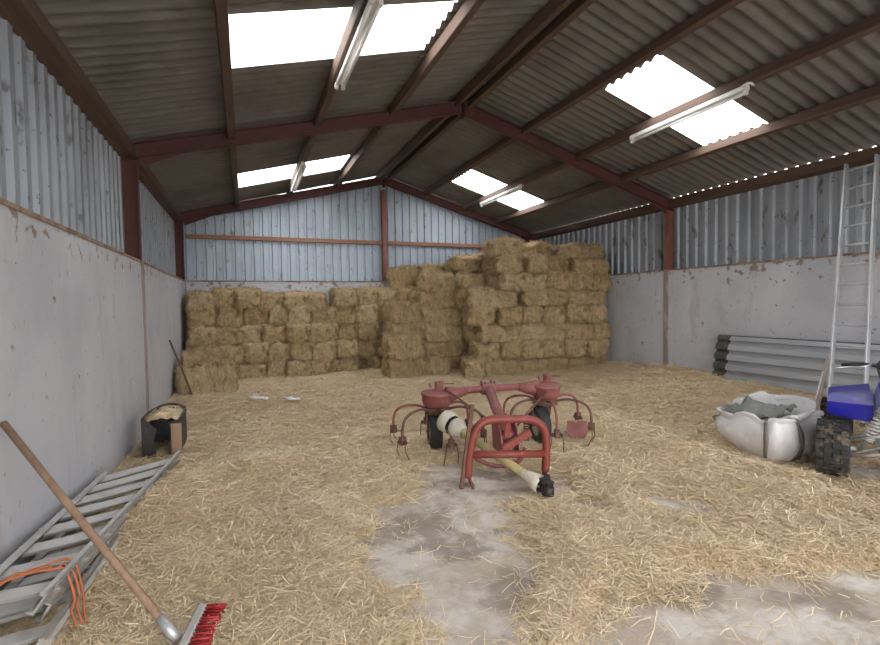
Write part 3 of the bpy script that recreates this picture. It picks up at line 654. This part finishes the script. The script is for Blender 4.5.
def rotor(C, idx, ph0, nm):
    # top casing: drum with a domed lid and a spout running on to the toolbar
    sgn = 1 if idx == 0 else -1
    h = put('rotor_housing', MB().lathe([(0,.075),(.035,.075),(.045,.055),(.10,.050),(.150,.044),(.162,.032),(.162,.018),(.150,.012),(.148,-.045),(.135,-.085),(.095,-.115),(.0,-.115)], C, (.02*sgn, -.04, 1), 30), M['tedred'], ted)
    m = MB()
    a = C + ax*(sgn*.10) + Vector((0,0,.0)); b = C + ax*(sgn*.30) + Vector((0,0,.028))
    m.tube([a, a.lerp(b,.5), b], [.085, .062, .038], 14); put('housing_spout', m, M['tedred'], h)
    m = MB().box((-.045,-.012,0),(.045,.012,.07), Matrix.Translation(C+Vector((.02,-.02,.07))) @ Matrix.Rotation(.4,4,'Z')).box((-.045,-.012,0),(.045,.012,.07), Matrix.Translation(C+Vector((.035,.035,.07))) @ Matrix.Rotation(.4,4,'Z'))
    m.tube([C+Vector((.01,-.06,.115)), C+Vector((.05,.07,.115))], .012, 8).tube([C+Vector((-.06,.02,.09)), C+Vector((-.07,.03,.125))], .012, 6)
    put('pin_bracket', m, M['tedred'], h)
    put('linch_pin', MB().tube([C+Vector((.03,0,.12)), C+Vector((.20,.03,.105))], .006, 6), M['rust'], h)
    hub = put('rotor_hub', MB().lathe([(0,-.10),(.10,-.10),(.13,-.13),(.12,-.17),(.06,-.19),(.045,-.32),(0,-.32)], C, (0,0,1), 20), M['rust'], ted)
    for k in range(6):
        an = ph0 + k*PI/3; d = Vector((math.cos(an), math.sin(an), 0)); t = Vector((-math.sin(an), math.cos(an), 0))
        arm = spl([C+d*.10+hz*-.13, C+d*.24+hz*-.10, C+d*.39+hz*-.13, C+d*.46+hz*-.21, C+d*.47+hz*-.35], 5)
        am = put('tine_arm', MB().tube(arm, .013, 8), M['rust' if k % 2 else 'tedred'], ted)
        e = C+d*.47+hz*-.35
        put('tine_holder', MB().box((-.03,-.022,-.045),(.03,.022,.03), Matrix.Translation(e) @ Matrix.Rotation(an,4,'Z')), M['rust'], am)
        for s in (-1, 1):
            zf = z_hay(e.x, e.y)
            coil = [e + t*(s*.035) + Vector((0,0,-.02)) + d*(.016*math.cos(q)) + hz*(.016*math.sin(q)) + t*(s*.006*q/6) for q in [j*.7 for j in range(20)]]
            tip = e + t*(s*.07) - d*.02; tip.z = max(zf, .0)+.012
            put('spring_tine', MB().tube(coil + [e+t*(s*.06)+d*.02+hz*-.10, tip], .0048, 6), M['rust'], am)
    # ground wheel below
    wc = Vector((C.x-.02 if idx == 0 else C.x-.06, C.y+.03, .215)); wa = Vector((.93, -.22, 0)).normalized() if idx == 0 else Vector((.96,-.2,0)).normalized()
    wh = bpy.data.objects.new('ground_wheel', None); COL.objects.link(wh); wh.parent = ted; wh.location = wc - wloc(ted)
    put('tyre', MB().lathe([(.115,-.05),(.16,-.062),(.195,-.055),(.21,-.035),(.215,0),(.21,.035),(.195,.055),(.16,.062),(.115,.05)], wc, wa, 30), M['grip'], wh)
    put('rim', MB().lathe([(0,-.055),(.035,-.055),(.04,-.02),(.10,-.015),(.118,-.045),(.118,.045),(.10,.015),(.04,.02),(.035,.055),(0,.055)], wc, wa, 24), M['ptowhite'], wh)
    put('wheel_fork', MB().bar(wc+wa*.075, wc+wa*.075+hz*.19, .04, .012, up=wa).bar(wc-wa*.075, wc-wa*.075+hz*.19, .04, .012, up=wa).bar(wc-wa*.08+hz*.235, wc+wa*.08+hz*.235, .04, .012).tube([wc-wa*.085, wc+wa*.085], .014, 8).tube([wc+hz*.23, C+hz*-.3], .03, 10), M['tedred'], wh)
rotor(TL_, 0, .42, 'left'); rotor(TR_, 1, .15, 'right')
m = MB().prism([(-.13,.10),(.13,.10),(.15,-.02),(.10,-.13),(-.08,-.13),(-.14,-.02)], -.006, .006, Matrix.Translation((4.34,4.16,.17)) @ Matrix.Scale(.8,4) @ Matrix.Rotation(-.35,4,'Z') @ Matrix.Rotation(PI/2,4,'X'))
put('crop_guard', m, M['tedred'], ted)
# drive shaft lying from the gearbox side to the floor in front
A0 = Vector((2.86, 4.20, .40)); A1 = Vector((3.215, 3.06, .085)); dv = (A1-A0).normalized(); LL = (A1-A0).length
sh = put('drive_shaft', MB().tube([A0+dv*.25, A1-dv*.05], .036, 16), M['ptoyellow'], ted)
put('guard_cone', MB().lathe([(.085,-.02),(.108,0),(.106,.05),(.096,.10),(.09,.102),(.09,.02)], A0, dv, 24), M['ptowhite'], sh)
put('inner_joint', MB().lathe([(0,.02),(.07,.02),(.072,.17),(.05,.18)], A0, dv, 18), M['black'], sh)
put('guard_cone', MB().lathe([(.06,.13),(.085,.135),(.088,.19),(.066,.205),(.060,.25),(.045,.27)], A0, dv, 22), M['ptowhite'], sh)
put('guard_cone', MB().lathe([(.037,0),(.045,.04),(.066,.12),(.072,.17),(.060,.18)], A1-dv*.24, dv, 22), M['ptowhite'], sh)
put('guard_collar', MB().lathe([(.037,0),(.050,.01),(.050,.07),(.037,.08)], A0+dv*.26, dv, 18), M['ptoyellow'], sh)
m = MB().box((-.035,-.045,-.05),(.035,.045,.05), Matrix.Translation(A1-dv*.02+Vector((0,0,.02))) @ dv.to_track_quat('Y','Z').to_matrix().to_4x4()).lathe([(.0,0),(.042,0),(.048,.02),(.048,.10),(.040,.115),(0,.115)], A1+Vector((.0,.0,-.085)), (0,-.08,1), 16).bar(A1+Vector((-.03,-.0,.04)), A1+Vector((.02,.02,.10)), .03, .05)
put('shaft_yoke', m, M['black'], sh)

# ------------------------------------------------------------------ bulk bag
def bulk_bag():
    c0 = Vector((5.80, 3.15, 0)); a = math.radians(-62)             # long axis runs from far left to near right
    ux_ = Vector((math.sin(-a)*.47+.35, -.80, 0)).normalized(); ux_ = Vector((.04, -1, 0)).normalized(); uy_ = Vector((1, .04, 0))
    r = thing('bulk_bag', (c0.x, c0.y, z_hay(c0.x, c0.y)-.01), 'slumped white woven bulk bag with grey webbing beside the quad bike wheel', 'bag')
    z0 = r.location.z
    n = 56; vs = []; rows = []
    def ring(t):
        out_ = []
        for k in range(n):
            an = 2*PI*k/n; c, s = math.cos(an), math.sin(an); e = .62
            lx = math.copysign(abs(c)**e, c); ly = math.copysign(abs(s)**e, s)
            wr = noise.noise(Vector((lx*2.2, ly*2.2, t*1.4)))*.09 + noise.noise(Vector((lx*5, ly*5, t*2.5+9)))*.055
            left = max(0, -lx)                                       # the far end sags outwards and low
            if t <= 1:
                rad = .88 + .20*math.sin(PI*min(t*1.1,1)) - .10*(1-t)**3 - (.26*(1-t) if lx < -.2 else 0)*left
                hgt = t*(.39 + .10*max(0,ly) - .04*left + wr*.5)
            else:
                q = t-1; rad = 1.0 - .16*q - (.06*q)*(1+wr*6); hgt = .39 + .10*max(0,ly) - .04*left + wr*.5 + .03*math.sin(q*PI) - .16*q*q - .10*q*(ly < 0)
            p = c0 + ux_*(lx*.40*(rad+wr)) + uy_*(ly*.36*(rad+wr)) - uy_*(.06*max(0,lx)); out_.append((p.x, p.y, z0 + max(0, hgt)))
        return out_
    ts = [0,.04,.12,.22,.34,.46,.58,.7,.82,.92,1,1.15,1.35,1.6,1.9]
    for t in ts: vs += ring(t)
    fs = []
    for i in range(len(ts)-1):
        for k in range(n): p, q = i*n+k, i*n+(k+1) % n; fs.append((p, q, q+n, p+n))
    fs.append(tuple(range(n))[::-1])
    base = len(vs); cen = sum((Vector(p) for p in vs[-n:]), Vector())/n; vs.append((cen.x, cen.y, cen.z-.03))
    for k in range(n): fs.append(((len(ts)-1)*n+k, (len(ts)-1)*n+(k+1) % n, base))
    m = MB(); m.add(vs, fs, True); b = put('sack', m, M['bag'], r)
    # crumpled cloth stuffed into the far left of the mouth
    m = MB(); nn = 22; vv = []
    for i in range(nn):
        for j in range(nn):
            u, v = i/(nn-1), j/(nn-1); p = c0 + ux_*(-.38+.53*u) + uy_*(-.27+.48*v)
            ed = min(u, 1-u, v, 1-v)*4
            zz = .385 + .10*noise.noise(Vector((u*3.2, v*3.6, 2.2))) + .05*noise.noise(Vector((u*8, v*8, 5))) + .035*min(ed,1) - (.09*(1-u*4) if u < .25 else 0) - .03*(v<.2)
            vv.append((p.x, p.y, z0+zz))
    m.add(vv, [(i*nn+j, (i+1)*nn+j, (i+1)*nn+j+1, i*nn+j+1) for i in range(nn-1) for j in range(nn-1)], True)
    o = put('stuffed_cloth', m, M['cloth'], r); sd = o.modifiers.new('t', 'SOLIDIFY'); sd.thickness = .012
    o['label'] = 'crumpled grey cloth'
    # webbing straps down the side facing the viewer
    for kc, hw in ((45.6, .42), (54.3, .45)):
        vv = []
        for ti in range(1, 12):
            R_ = ring(ts[ti]); 
            for q in (-hw, 0, hw):
                i0 = int(math.floor(kc+q)); f = kc+q-i0; p = Vector(R_[i0 % n]).lerp(Vector(R_[(i0+1) % n]), f)
                o_ = p - c0; o_.z = 0; vv.append(p + o_.normalized()*.008 + Vector((0,0,.004)))
        m = MB(); m.add(vv, [(3*i+j, 3*i+j+1, 3*i+j+4, 3*i+j+3) for i in range(10) for j in range(2)], True)
        o = put('webbing_strap', m, M['strap'], r); sd = o.modifiers.new('t', 'SOLIDIFY'); sd.thickness = .006
    # folded lip on the near right
    lp = [c0+ux_*.18+uy_*-.05+hz*(z0+.33), c0+ux_*.30+uy_*-.14+hz*(z0+.39), c0+ux_*.33+uy_*-.10+hz*(z0+.39), c0+ux_*.34+uy_*.08+hz*(z0+.41), c0+ux_*.35+uy_*.22+hz*(z0+.40)]
    put('rolled_lip', MB().tube(spl(lp, 5), .026, 10), M['bag'], r)
bulk_bag()

# ------------------------------------------------------------------ quad bike
def quad():
    A = Vector((.48, -.877, 0)); Fw = Vector((-.877, -.48, 0))        # axle direction (to the off-frame side) and forward
    w1 = Vector((5.69, 2.52, .235)); C = w1 + A*.45; C.z = 0
    r = thing('quad_bike', (C.x, C.y, 0), 'blue sport quad bike with knobbly tyres at the right edge of the picture', 'quad bike')
    def P(f, a, z): return C + Fw*f + A*a + hz*z
    def wheel(c, rad, wd):
        w = bpy.data.objects.new('wheel', None); COL.objects.link(w); w.parent = r; w.location = c - wloc(r)
        h = wd/2; m = MB().lathe([(rad*.52,-h*.8),(rad*.75,-h),(rad*.90,-h*.96),(rad*.955,-h*.7),(rad*.965,0),(rad*.955,h*.7),(rad*.90,h*.96),(rad*.75,h),(rad*.52,h*.8)], c, A, 36)
        for k in range(20):
            for j, (o_, s_) in enumerate(((-.72,.0),(-.26,.5),(.24,.0),(.70,.5))):
                an = 2*PI*(k+s_)/20; q = Matrix.Translation(c) @ A.to_track_quat('Z','X').to_matrix().to_4x4() @ Matrix.Rotation(an,4,'Z')
                m.box((rad*.93,-.022,o_*h-.024),(rad*1.0,.022,o_*h+.024), q)
        put('tyre', m, M['rubber'], w)
        put('rim', MB().lathe([(0,-h*.2),(.05,-h*.25),(.06,-h*.1),(rad*.42,-h*.3),(rad*.55,-h*.8),(rad*.55,h*.8),(rad*.42,h*.3),(.06,h*.1),(.05,h*.3),(0,h*.3)], c, A, 26), M['silver'], w)
    wheel(w1, .24, .225); wheel(P(0,.45,.24), .24, .225)
    wheel(P(-1.17,-.43,.235), .235, .26); wheel(P(-1.17,.43,.235), .235, .26)
    fr = MB()
    for a in (-.11, .11):
        fr.tube(spl([P(.12,a,.62), P(.10,a,.45), P(.08,a,.27), P(-.25,a*1.3,.22), P(-.75,a*1.3,.24), P(-.95,a*1.3,.40), P(-.7,a*1.2,.62), P(-.2,a,.68), P(.10,a,.62)], 5), .017, 10)
    fr.tube([P(.11,-.11,.60), P(.11,.11,.60)], .015, 8).tube([P(.09,-.11,.30), P(.09,.11,.30)], .015, 8)
    put('frame', fr, M['silver'], r)
    for s in (-1, 1):
        m = MB()
        for f0, f1 in ((.10, .02), (-.16, -.02)):
            m.tube([P(f0, s*.11, .27), P(f1, s*.36, .20)], .013, 8).tube([P(f0, s*.11, .42), P(f1, s*.36, .33)], .012, 8)
        m.tube([P(0,s*.36,.18), P(0,s*.36,.36)], .022, 10).tube([P(0,s*.30,.26), P(0,s*.42,.26)], .02, 10)
        put('suspension_arm', m, M['silver'], r)
        a, b = P(.02, s*.27, .27), P(.0, s*.13, .60); d = (b-a)
        k = put('shock_absorber', MB().tube([a, b], .016, 10).lathe([(.02,0),(.045,.0),(.045,.012),(.02,.012)], a+d*.22, d, 16).lathe([(.02,0),(.042,.0),(.042,.03),(.02,.03)], a+d*.80, d, 16), M['silver'], r)
        N = d.normalized().orthogonal().normalized(); B = d.normalized().cross(N)
        put('coil_spring', MB().tube([a + d*(.24+.56*q/96) + (N*math.cos(q*.5*PI/3.4)+B*math.sin(q*.5*PI/3.4))*.036 for q in range(97)], .0075, 7), M['white'], k)
    # front mudguards: shell with a hanging front face above each wheel
    def panel(name, pts, mt, th=.006):
        n = len(pts[0]); m = MB(); vv = [p for row in pts for p in row]
        m.add(vv, [(i*n+j, (i+1)*n+j, (i+1)*n+j+1, i*n+j+1) for i in range(len(pts)-1) for j in range(n-1)], False)
        o = put(name, m, mt, r); sd = o.modifiers.new('t', 'SOLIDIFY'); sd.thickness = th; return o
    for s in (-1, 1):
        inner, out_ = s*.20, s*.49
        f = panel('front_mudguard', [[P(-.02, inner, .49), P(-.02, s*.34, .50), P(-.02, out_, .53)], [P(.03, inner, .635), P(.03, s*.34, .635), P(.03, out_, .64)]], M['blue'])
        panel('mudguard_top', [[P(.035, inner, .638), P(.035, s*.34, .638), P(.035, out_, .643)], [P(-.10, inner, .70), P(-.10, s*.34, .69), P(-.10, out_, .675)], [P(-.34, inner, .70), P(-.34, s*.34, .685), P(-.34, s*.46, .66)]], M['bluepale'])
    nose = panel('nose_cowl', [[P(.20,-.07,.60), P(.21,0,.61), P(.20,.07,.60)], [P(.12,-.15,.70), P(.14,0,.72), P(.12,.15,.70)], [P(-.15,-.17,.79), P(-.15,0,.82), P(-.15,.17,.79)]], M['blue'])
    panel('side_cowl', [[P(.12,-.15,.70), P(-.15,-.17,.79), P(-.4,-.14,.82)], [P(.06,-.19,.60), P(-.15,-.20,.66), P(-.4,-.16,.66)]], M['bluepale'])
    m = MB().lathe([(0,-.18),(.10,-.17),(.135,-.08),(.135,.06),(.10,.15),(0,.17)], P(-.42,0,.74), Fw, 20); put('fuel_tank', m, M['blue'], r)
    m = MB().loft(spl([P(-.55,0,.78), P(-.75,0,.76), P(-1.05,0,.78), P(-1.35,0,.82)], 4), [(-.10,-.05),(.10,-.05),(.13,.0),(.10,.05),(-.10,.05),(-.13,0)]); put('seat', m, M['grip'], r)
    panel('rear_mudguard', [[P(-.75,-.16,.60), P(-1.0,-.18,.60), P(-1.4,-.18,.62)], [P(-.80,-.42,.53), P(-1.05,-.50,.53), P(-1.40,-.50,.55)]], M['blue'])
    panel('rear_mudguard', [[P(-.75,.16,.70), P(-1.0,.18,.74), P(-1.4,.18,.76)], [P(-.80,.42,.60), P(-1.05,.50,.64), P(-1.40,.50,.66)]], M['blue'])
    m = MB().box((-.16,-.12,-.10),(.16,.12,.16), Matrix.Translation(P(-.45,0,.42)) @ Matrix.Rotation(math.atan2(Fw.y,Fw.x),4,'Z')).lathe([(0,0),(.08,0),(.08,.17),(0,.17)], P(-.42,0,.50), (0,0,1), 16); put('engine', m, M['black'], r)
    hb = spl([P(-.38,-.40,.905), P(-.33,-.22,.925), P(-.27,-.08,.88), P(-.27,.08,.88), P(-.33,.22,.925), P(-.38,.40,.905)], 5)
    h = put('handlebar', MB().tube(hb, .012, 8).tube([P(-.27,0,.88), P(-.16,0,.66)], .018, 8), M['grip'], r)
    for s in (-1, 1):
        put('grip', MB().tube([P(-.38,s*.40,.905), P(-.355,s*.28,.918)], .019, 10), M['grip'], h)
        put('brake_lever', MB().tube(spl([P(-.33,s*.20,.93), P(-.27,s*.26,.91), P(-.29,s*.36,.895), P(-.32,s*.44,.88)], 4), .008, 8), M['chrome'], h)
    put('bumper', MB().tube(spl([P(.10,-.13,.28), P(.24,-.13,.34), P(.27,-.13,.48), P(.27,.13,.48), P(.24,.13,.34), P(.10,.13,.28)], 5), .014, 8), M['silver'], r)
    put('brake_hose', MB().tube(spl([P(-.30,-.10,.92), P(-.18,-.12,.98), P(-.05,-.06,.86), P(-.05,-.04,.7)], 5), .006, 6), M['grip'], h)
quad()

# ------------------------------------------------------------------ corrugated sheets leaning on the right wall
def lean_sheet(y0, y1, zb, h, xb, xt, name, mt, label, pitch=.152, box=True):
    m = MB(); prof = []; t = 0
    while t < h:
        for u, d in ((0,0),(.045,.0),(.060,.045),(.135,.038)):
            if t+u < h: prof.append((t+u, d))
        t += pitch
    prof.append((h, 0)); vs = []; ny = 2
    for u, d in prof:
        f = u/h; x = xb+(xt-xb)*f; z = zb + h*f
        vs += [(x-d*.97, y0, z-d*.2), (x-d*.97, y1, z-d*.2)]
    m.add(vs, [(2*i, 2*i+1, 2*i+3, 2*i+2) for i in range(len(prof)-1)])
    o = put(name, m, mt, loc=(xb, (y0+y1)/2, zb), label=label, cat='sheet'); sd = o.modifiers.new('t', 'SOLIDIFY'); sd.thickness = .004
    return o
lean_sheet(1.0, 5.30, .06, .87, 7.98, 8.14, 'corrugated_sheet', M['sheet'], 'long grey corrugated sheet leaning on its edge against the right wall')
lean_sheet(2.2, 5.58, .06, .88, 8.06, 8.22, 'corrugated_sheet', M['shadowsheet'], 'corrugated sheet coloured as a shadowed end, sticking out behind the long grey one')

# ------------------------------------------------------------------ tall ladder on the right wall
def ladder_tall():
    bt = [Vector((7.46, 3.56, z_hay(7.46, 3.56)-.02)), Vector((7.46, 3.20, z_hay(7.46, 3.2)-.02))]
    tp = [Vector((W-.035, 3.84, 3.19)), Vector((W-.035, 3.52, 3.22))]
    r = thing('tall_ladder', tuple((bt[0]+bt[1])/2), 'tall aluminium ladder leaning against the right wall behind the quad bike', 'ladder')
    for a, b in zip(bt, tp):
        put('stile', MB().bar(a, b, .026, .062, up=(1,0,.3), ch=.004), M['galv'], r)
        put('rubber_foot', MB().bar(a-Vector((0,0,.0)), a+(b-a)*.015, .032, .07, up=(1,0,.3)), M['grip'], r)
    nR = 13
    for k in range(nR):
        f = (k+.6)/nR; put('rung', MB().tube([bt[0].lerp(tp[0], f), bt[1].lerp(tp[1], f)], .0135, 8), M['galv'], r)
ladder_tall()
# lath leaning by the bag
la = Vector((5.645, 2.735, .03)); lb = Vector((7.28, 3.46, .80))
dl = lb-la
r = thing('wooden_lath', tuple(la), 'grey wooden lath leaning up from between bag and tyre to the ladder', 'stick')
put('shaft', MB().bar(la, lb, .040, .018, up=(0,.3,1), ch=.003), M['greywood'], r)
pp = Vector((-.035,.005,0))
put('painted_rod', MB().tube([la+dl*.40+pp, la+dl*.86+pp*.9], .008, 8), M['whitepaint'], r)
put('tape_band', MB().tube([la+dl*.52+pp, la+dl*.60+pp], .0095, 8), M['pinktape'], r)

# ------------------------------------------------------------------ ladders, broom, tub and stick by the left wall
def flat_ladder(on, of, inn, inf, nr, label, mt, rail_h, tread, name):
    """rails between near/far points; rungs joining them"""
    on, of, inn, inf = map(Vector, (on, of, inn, inf)); r = thing(name, tuple(on), label, 'ladder', 'aluminium ladders by the left wall')
    for a, b in ((on, of), (inn, inf)):
        n_ = (of-on).cross(inn-on).normalized()
        if n_.z < 0: n_ = -n_
        hh = rail_h
        m = MB().bar(a, b, .010 if name != 'weathered_ladder' else .05, hh, up=n_)
        sd = (inn-on).normalized()*(1 if a is on else -1)
        for q in (-1, 1): m.bar(a + n_*(q*(hh/2-.004)) + sd*.014, b + n_*(q*(hh/2-.004)) + sd*.014, .030, .008, up=n_)
        put('side_rail', m, mt, r)
    for k in range(nr):
        f = (k+.5)/nr; a, b = on.lerp(of, f), inn.lerp(inf, f)
        put('rung', MB().bar(a, b, tread, .022, up=n_, ch=.003), M['alu'], r)
    return r
flat_ladder((.255,2.60,.205), (.525,4.97,.15), (.045,2.35,.33), (.06,4.42,.20), 8, 'upper aluminium ladder lying tilted against the left wall', M['alu'], .095, .06, 'aluminium_ladder')
flat_ladder((.235,2.72,.10), (.50,5.05,.045), (.05,2.50,.20), (.07,4.5,.09), 8, 'ladder section nested under the upper one by the left wall', M['alu2'], .095, .05, 'aluminium_ladder')
flat_ladder((.285,2.50,.055), (.365,3.95,.045), (.05,2.28,.16), (.06,3.7,.05), 5, 'weathered lowest ladder with its rail end nearest the broom', M['alu2'], .10, .07, 'weathered_ladder')
put('warning_label', MB().bar((.423,4.02,.18),(.446,4.22,.175), .004, .04, up=(0,0,1)), M['paper'], bpy.data.objects['aluminium_ladder'])
tw = spl([(.05,2.40,.36), (.12,2.60,.33), (.18,2.72,.30), (.24,2.80,.262), (.285,2.82,.24), (.33,2.78,.12), (.34,2.70,.09), (.38,2.62,.06)], 6)
tw2 = spl([(.04,2.46,.35), (.14,2.66,.32), (.20,2.78,.29), (.29,2.90,.25), (.345,2.84,.13), (.39,2.70,.06), (.43,2.6,.05)], 6)
r = thing('orange_twine', (.3,2.7,.2), 'tangle of orange baler twine draped over the ladder ends', 'twine')
put('strand', MB().tube(tw, .007, 6), M['orange'], r); put('strand', MB().tube(tw2, .006, 6), M['orange'], r)
put('strand', MB().tube([p+Vector((.015,.02,.01*math.sin(i))) for i, p in enumerate(tw)], .005, 6), M['orange'], r)

br = thing('broom', (.82, 2.38, .03), 'yard broom with red bristles and long wooden handle leaning across the ladders', 'broom')
hb0 = Vector((.805, 2.335, .085)); hb1 = Vector((.028, 2.955, .955))
put('handle', MB().tube([hb0, hb0.lerp(hb1,.5)+Vector((0,0,-.004)), hb1], .0165, 12), M['handle'], br)
put('socket', MB().tube([hb0-(hb1-hb0)*.02, hb0+(hb1-hb0)*.075], [.024,.019], 12), M['galv'], br)
ba, bb = Vector((.835, 2.17, .065)), Vector((.905, 2.50, .075)); bd = (bb-ba).normalized(); bn = Vector((bd.y, -bd.x, 0))
put('block', MB().bar(ba, bb, .05, .055, up=(0,0,1), ch=.012), M['broomblock'], br)
m = MB(); R = random.Random(3)
for k in range(16):
    for j in range(5):
        p = ba.lerp(bb, (k+.5+R.uniform(-.2,.2))/16) + bn*.022 + hz*(-.022+.011*j)
        q = p + bn*R.uniform(.075,.09) + bd*R.uniform(-.012,.012) + hz*R.uniform(-.012,.010)
        q.z = max(q.z, .02); m.tube([p, p.lerp(q,.5)+hz*.002, q], [.0045,.005,.006], 5)
put('bristles', m, M['bristle'], br)

tb = thing('black_tub', (.36, 5.72, z_hay(.36,5.7)), 'broken black plastic tub stuffed with straw at the end of the ladders', 'container')
def tubshell():
    m = MB(); x0, x1, y0, y1 = .17, .50, 5.36, 5.92; z0 = tb.location.z-.03; zt = .42
    t = .018
    m.box((x0, y1-t, z0), (x1, y1, z0+zt)); m.box((x1-t, y0, z0), (x1, y1-t, z0+zt-.03)); m.box((x0, y0, z0), (x0+t, y1-t, z0+zt))
    m.box((x0+t, y0+t, z0), (x1-t, y1-t, z0+.02))
    F = Matrix.Translation((0,y0+t,0)) @ Matrix.Rotation(PI/2,4,'X')      # torn front
    m.prism([(x0+t,z0),(x1-t,z0),(x1-t,z0+zt-.03),(x1-.10,z0+zt-.05),(x1-.085,z0+.25),(x1-.11,z0+.05),(x0+.12,z0+.04),(x0+.10,z0+.20),(x0+.13,z0+.31),(x0+.06,z0+zt-.03),(x0+t,z0+zt)], 0, t, F)
    return m, z0, zt
m, z0, zt = tubshell(); put('shell', m, M['black'], tb)
put('rim', MB().tube(spl([(.18,5.36,z0+zt+.0), (.20,5.65,z0+zt+.02), (.30,5.9,z0+zt+.035), (.42,5.93,z0+zt+.02), (.505,5.8,z0+zt-.01), (.51,5.38,z0+zt-.03)], 5), .012, 8), M['black'], tb)
put('side_board', MB().box((.425,5.335,z0),(.515,5.355,z0+.36)), M['handle'], tb)
m = MB(); R = random.Random(8); n = 18; vv = []
for i in range(n):
    for j in range(n):
        u, v = i/(n-1), j/(n-1); vv.append((.19+.29*u, 5.40+.50*v, z0+.385+.05*noise.noise(Vector((u*4,v*4,1)))+.03*math.sin(PI*u)))
m.add(vv, [(i*n+j,(i+1)*n+j,(i+1)*n+j+1,i*n+j+1) for i in range(n-1) for j in range(n-1)], True)
for k in range(160):
    p = Vector((R.uniform(.19,.48), R.uniform(5.38,5.9), z0+.42+R.uniform(-.01,.02))); a = R.uniform(0,6.3); d = Vector((math.cos(a), math.sin(a), R.uniform(-.5,.3)))*R.uniform(.03,.08); w = Vector((-math.sin(a), math.cos(a), 0))*.003
    m.add([p-d-w, p-d+w, p+d+w, p+d-w], [(0,1,2,3)])
put('straw_filling', m, M['stalk'], tb)

st = thing('leaning_stick', (.34, 8.5, z_hay(.34,8.5)), 'dark thin handle leaning against the left wall in front of the low bale', 'stick')
put('shaft', MB().tube([(.345,8.46,.05), (.18,8.53,.55), (.016,8.60,1.0)], .014, 8), M['rust'], st)
put('worn_tip', MB().tube([(.375,8.44,.01), (.335,8.465,.10)], .016, 8), M['greywood'], st)
# paper scraps on the floor
for (x, y, s, lab) in ((1.28, 7.76, .13, 'white plastic scrap on the hay, left one of two'), (1.72, 7.30, .11, 'white plastic scrap on the hay, right one of two')):
    m = MB(); n = 9; vv = []
    for i in range(n):
        for j in range(n):
            u, v = i/(n-1)-.5, j/(n-1)-.5; px, py = x+u*s*2, y+v*s*(1.3+.6*noise.noise(Vector((u*3,x,0))))
            vv.append((px, py, z_hay(px, py)+.03+.05*abs(noise.noise(Vector((u*6, v*6, x))))+.01))
    m.add(vv, [(i*n+j,(i+1)*n+j,(i+1)*n+j+1,i*n+j+1) for i in range(n-1) for j in range(n-1)], True)
    o = put('paper_scrap', m, M['paper'], loc=(x, y, .05), label=lab, cat='litter', group='white scraps'); o.modifiers.new('t','SOLIDIFY').thickness = .004

# ------------------------------------------------------------------ daylight
w = bpy.data.worlds.new('overcast'); S.world = w; w.use_nodes = True
bg = w.node_tree.nodes['Background']; bg.inputs[0].default_value = (.97,.98,1.0,1); bg.inputs[1].default_value = 1.0
def portal(name, loc, rot, sx, sy):
    l = bpy.data.lights.new(name, 'AREA'); l.shape = 'RECTANGLE'; l.size = sx; l.size_y = sy; l.cycles.is_portal = True
    o = bpy.data.objects.new(name, l); COL.objects.link(o); o.location = loc; o.rotation_euler = rot
portal('doorway_portal', (W/2, -4.72, 1.62), (PI/2, 0, 0), W-1.0, 3.25)
for side in ('left', 'right'):
    x0, x1 = SKY_X[side]; xm = (x0+x1)/2; a = math.atan(.267) if side == 'left' else -math.atan(.301)
    for s0, s1 in SKY_Y:
        portal('rooflight_portal', (xm, (s0+s1)/2, zs(xm)+.12), (0, -a, 0), (x1-x0)*1.06, (s1-s0)*1.05)

# ------------------------------------------------------------------ camera
F, YAW, PIT, ROL, CX = 484.38, .3812, .0381, -.0152, 1.1337
cy, sy = math.cos(YAW), math.sin(YAW)
fw = Vector((sy*math.cos(PIT), cy*math.cos(PIT), -math.sin(PIT))); rt = Vector((cy, -sy, 0)); up = rt.cross(fw)
r2 = rt*math.cos(ROL) + up*math.sin(ROL); u2 = -rt*math.sin(ROL) + up*math.cos(ROL)
cd = bpy.data.cameras.new('camera'); cam = bpy.data.objects.new('camera', cd); COL.objects.link(cam)
cam.matrix_world = Matrix(((r2.x, u2.x, -fw.x, CX), (r2.y, u2.y, -fw.y, 0), (r2.z, u2.z, -fw.z, 1.5), (0,0,0,1)))
cd.sensor_fit = 'HORIZONTAL'; cd.sensor_width = 36; cd.lens = F/880*36; cd.clip_start = .02; cd.clip_end = 200
S.camera = cam
vs_ = S.view_settings; vs_.view_transform = 'Standard'; vs_.look = 'None'; vs_.gamma = 1; vs_.use_curve_mapping = False; vs_.exposure = 3.2
S.cycles.use_denoising = True; S.cycles.max_bounces = 10; S.cycles.diffuse_bounces = 6; S.cycles.transparent_max_bounces = 8
S.cycles.sample_clamp_indirect = 6
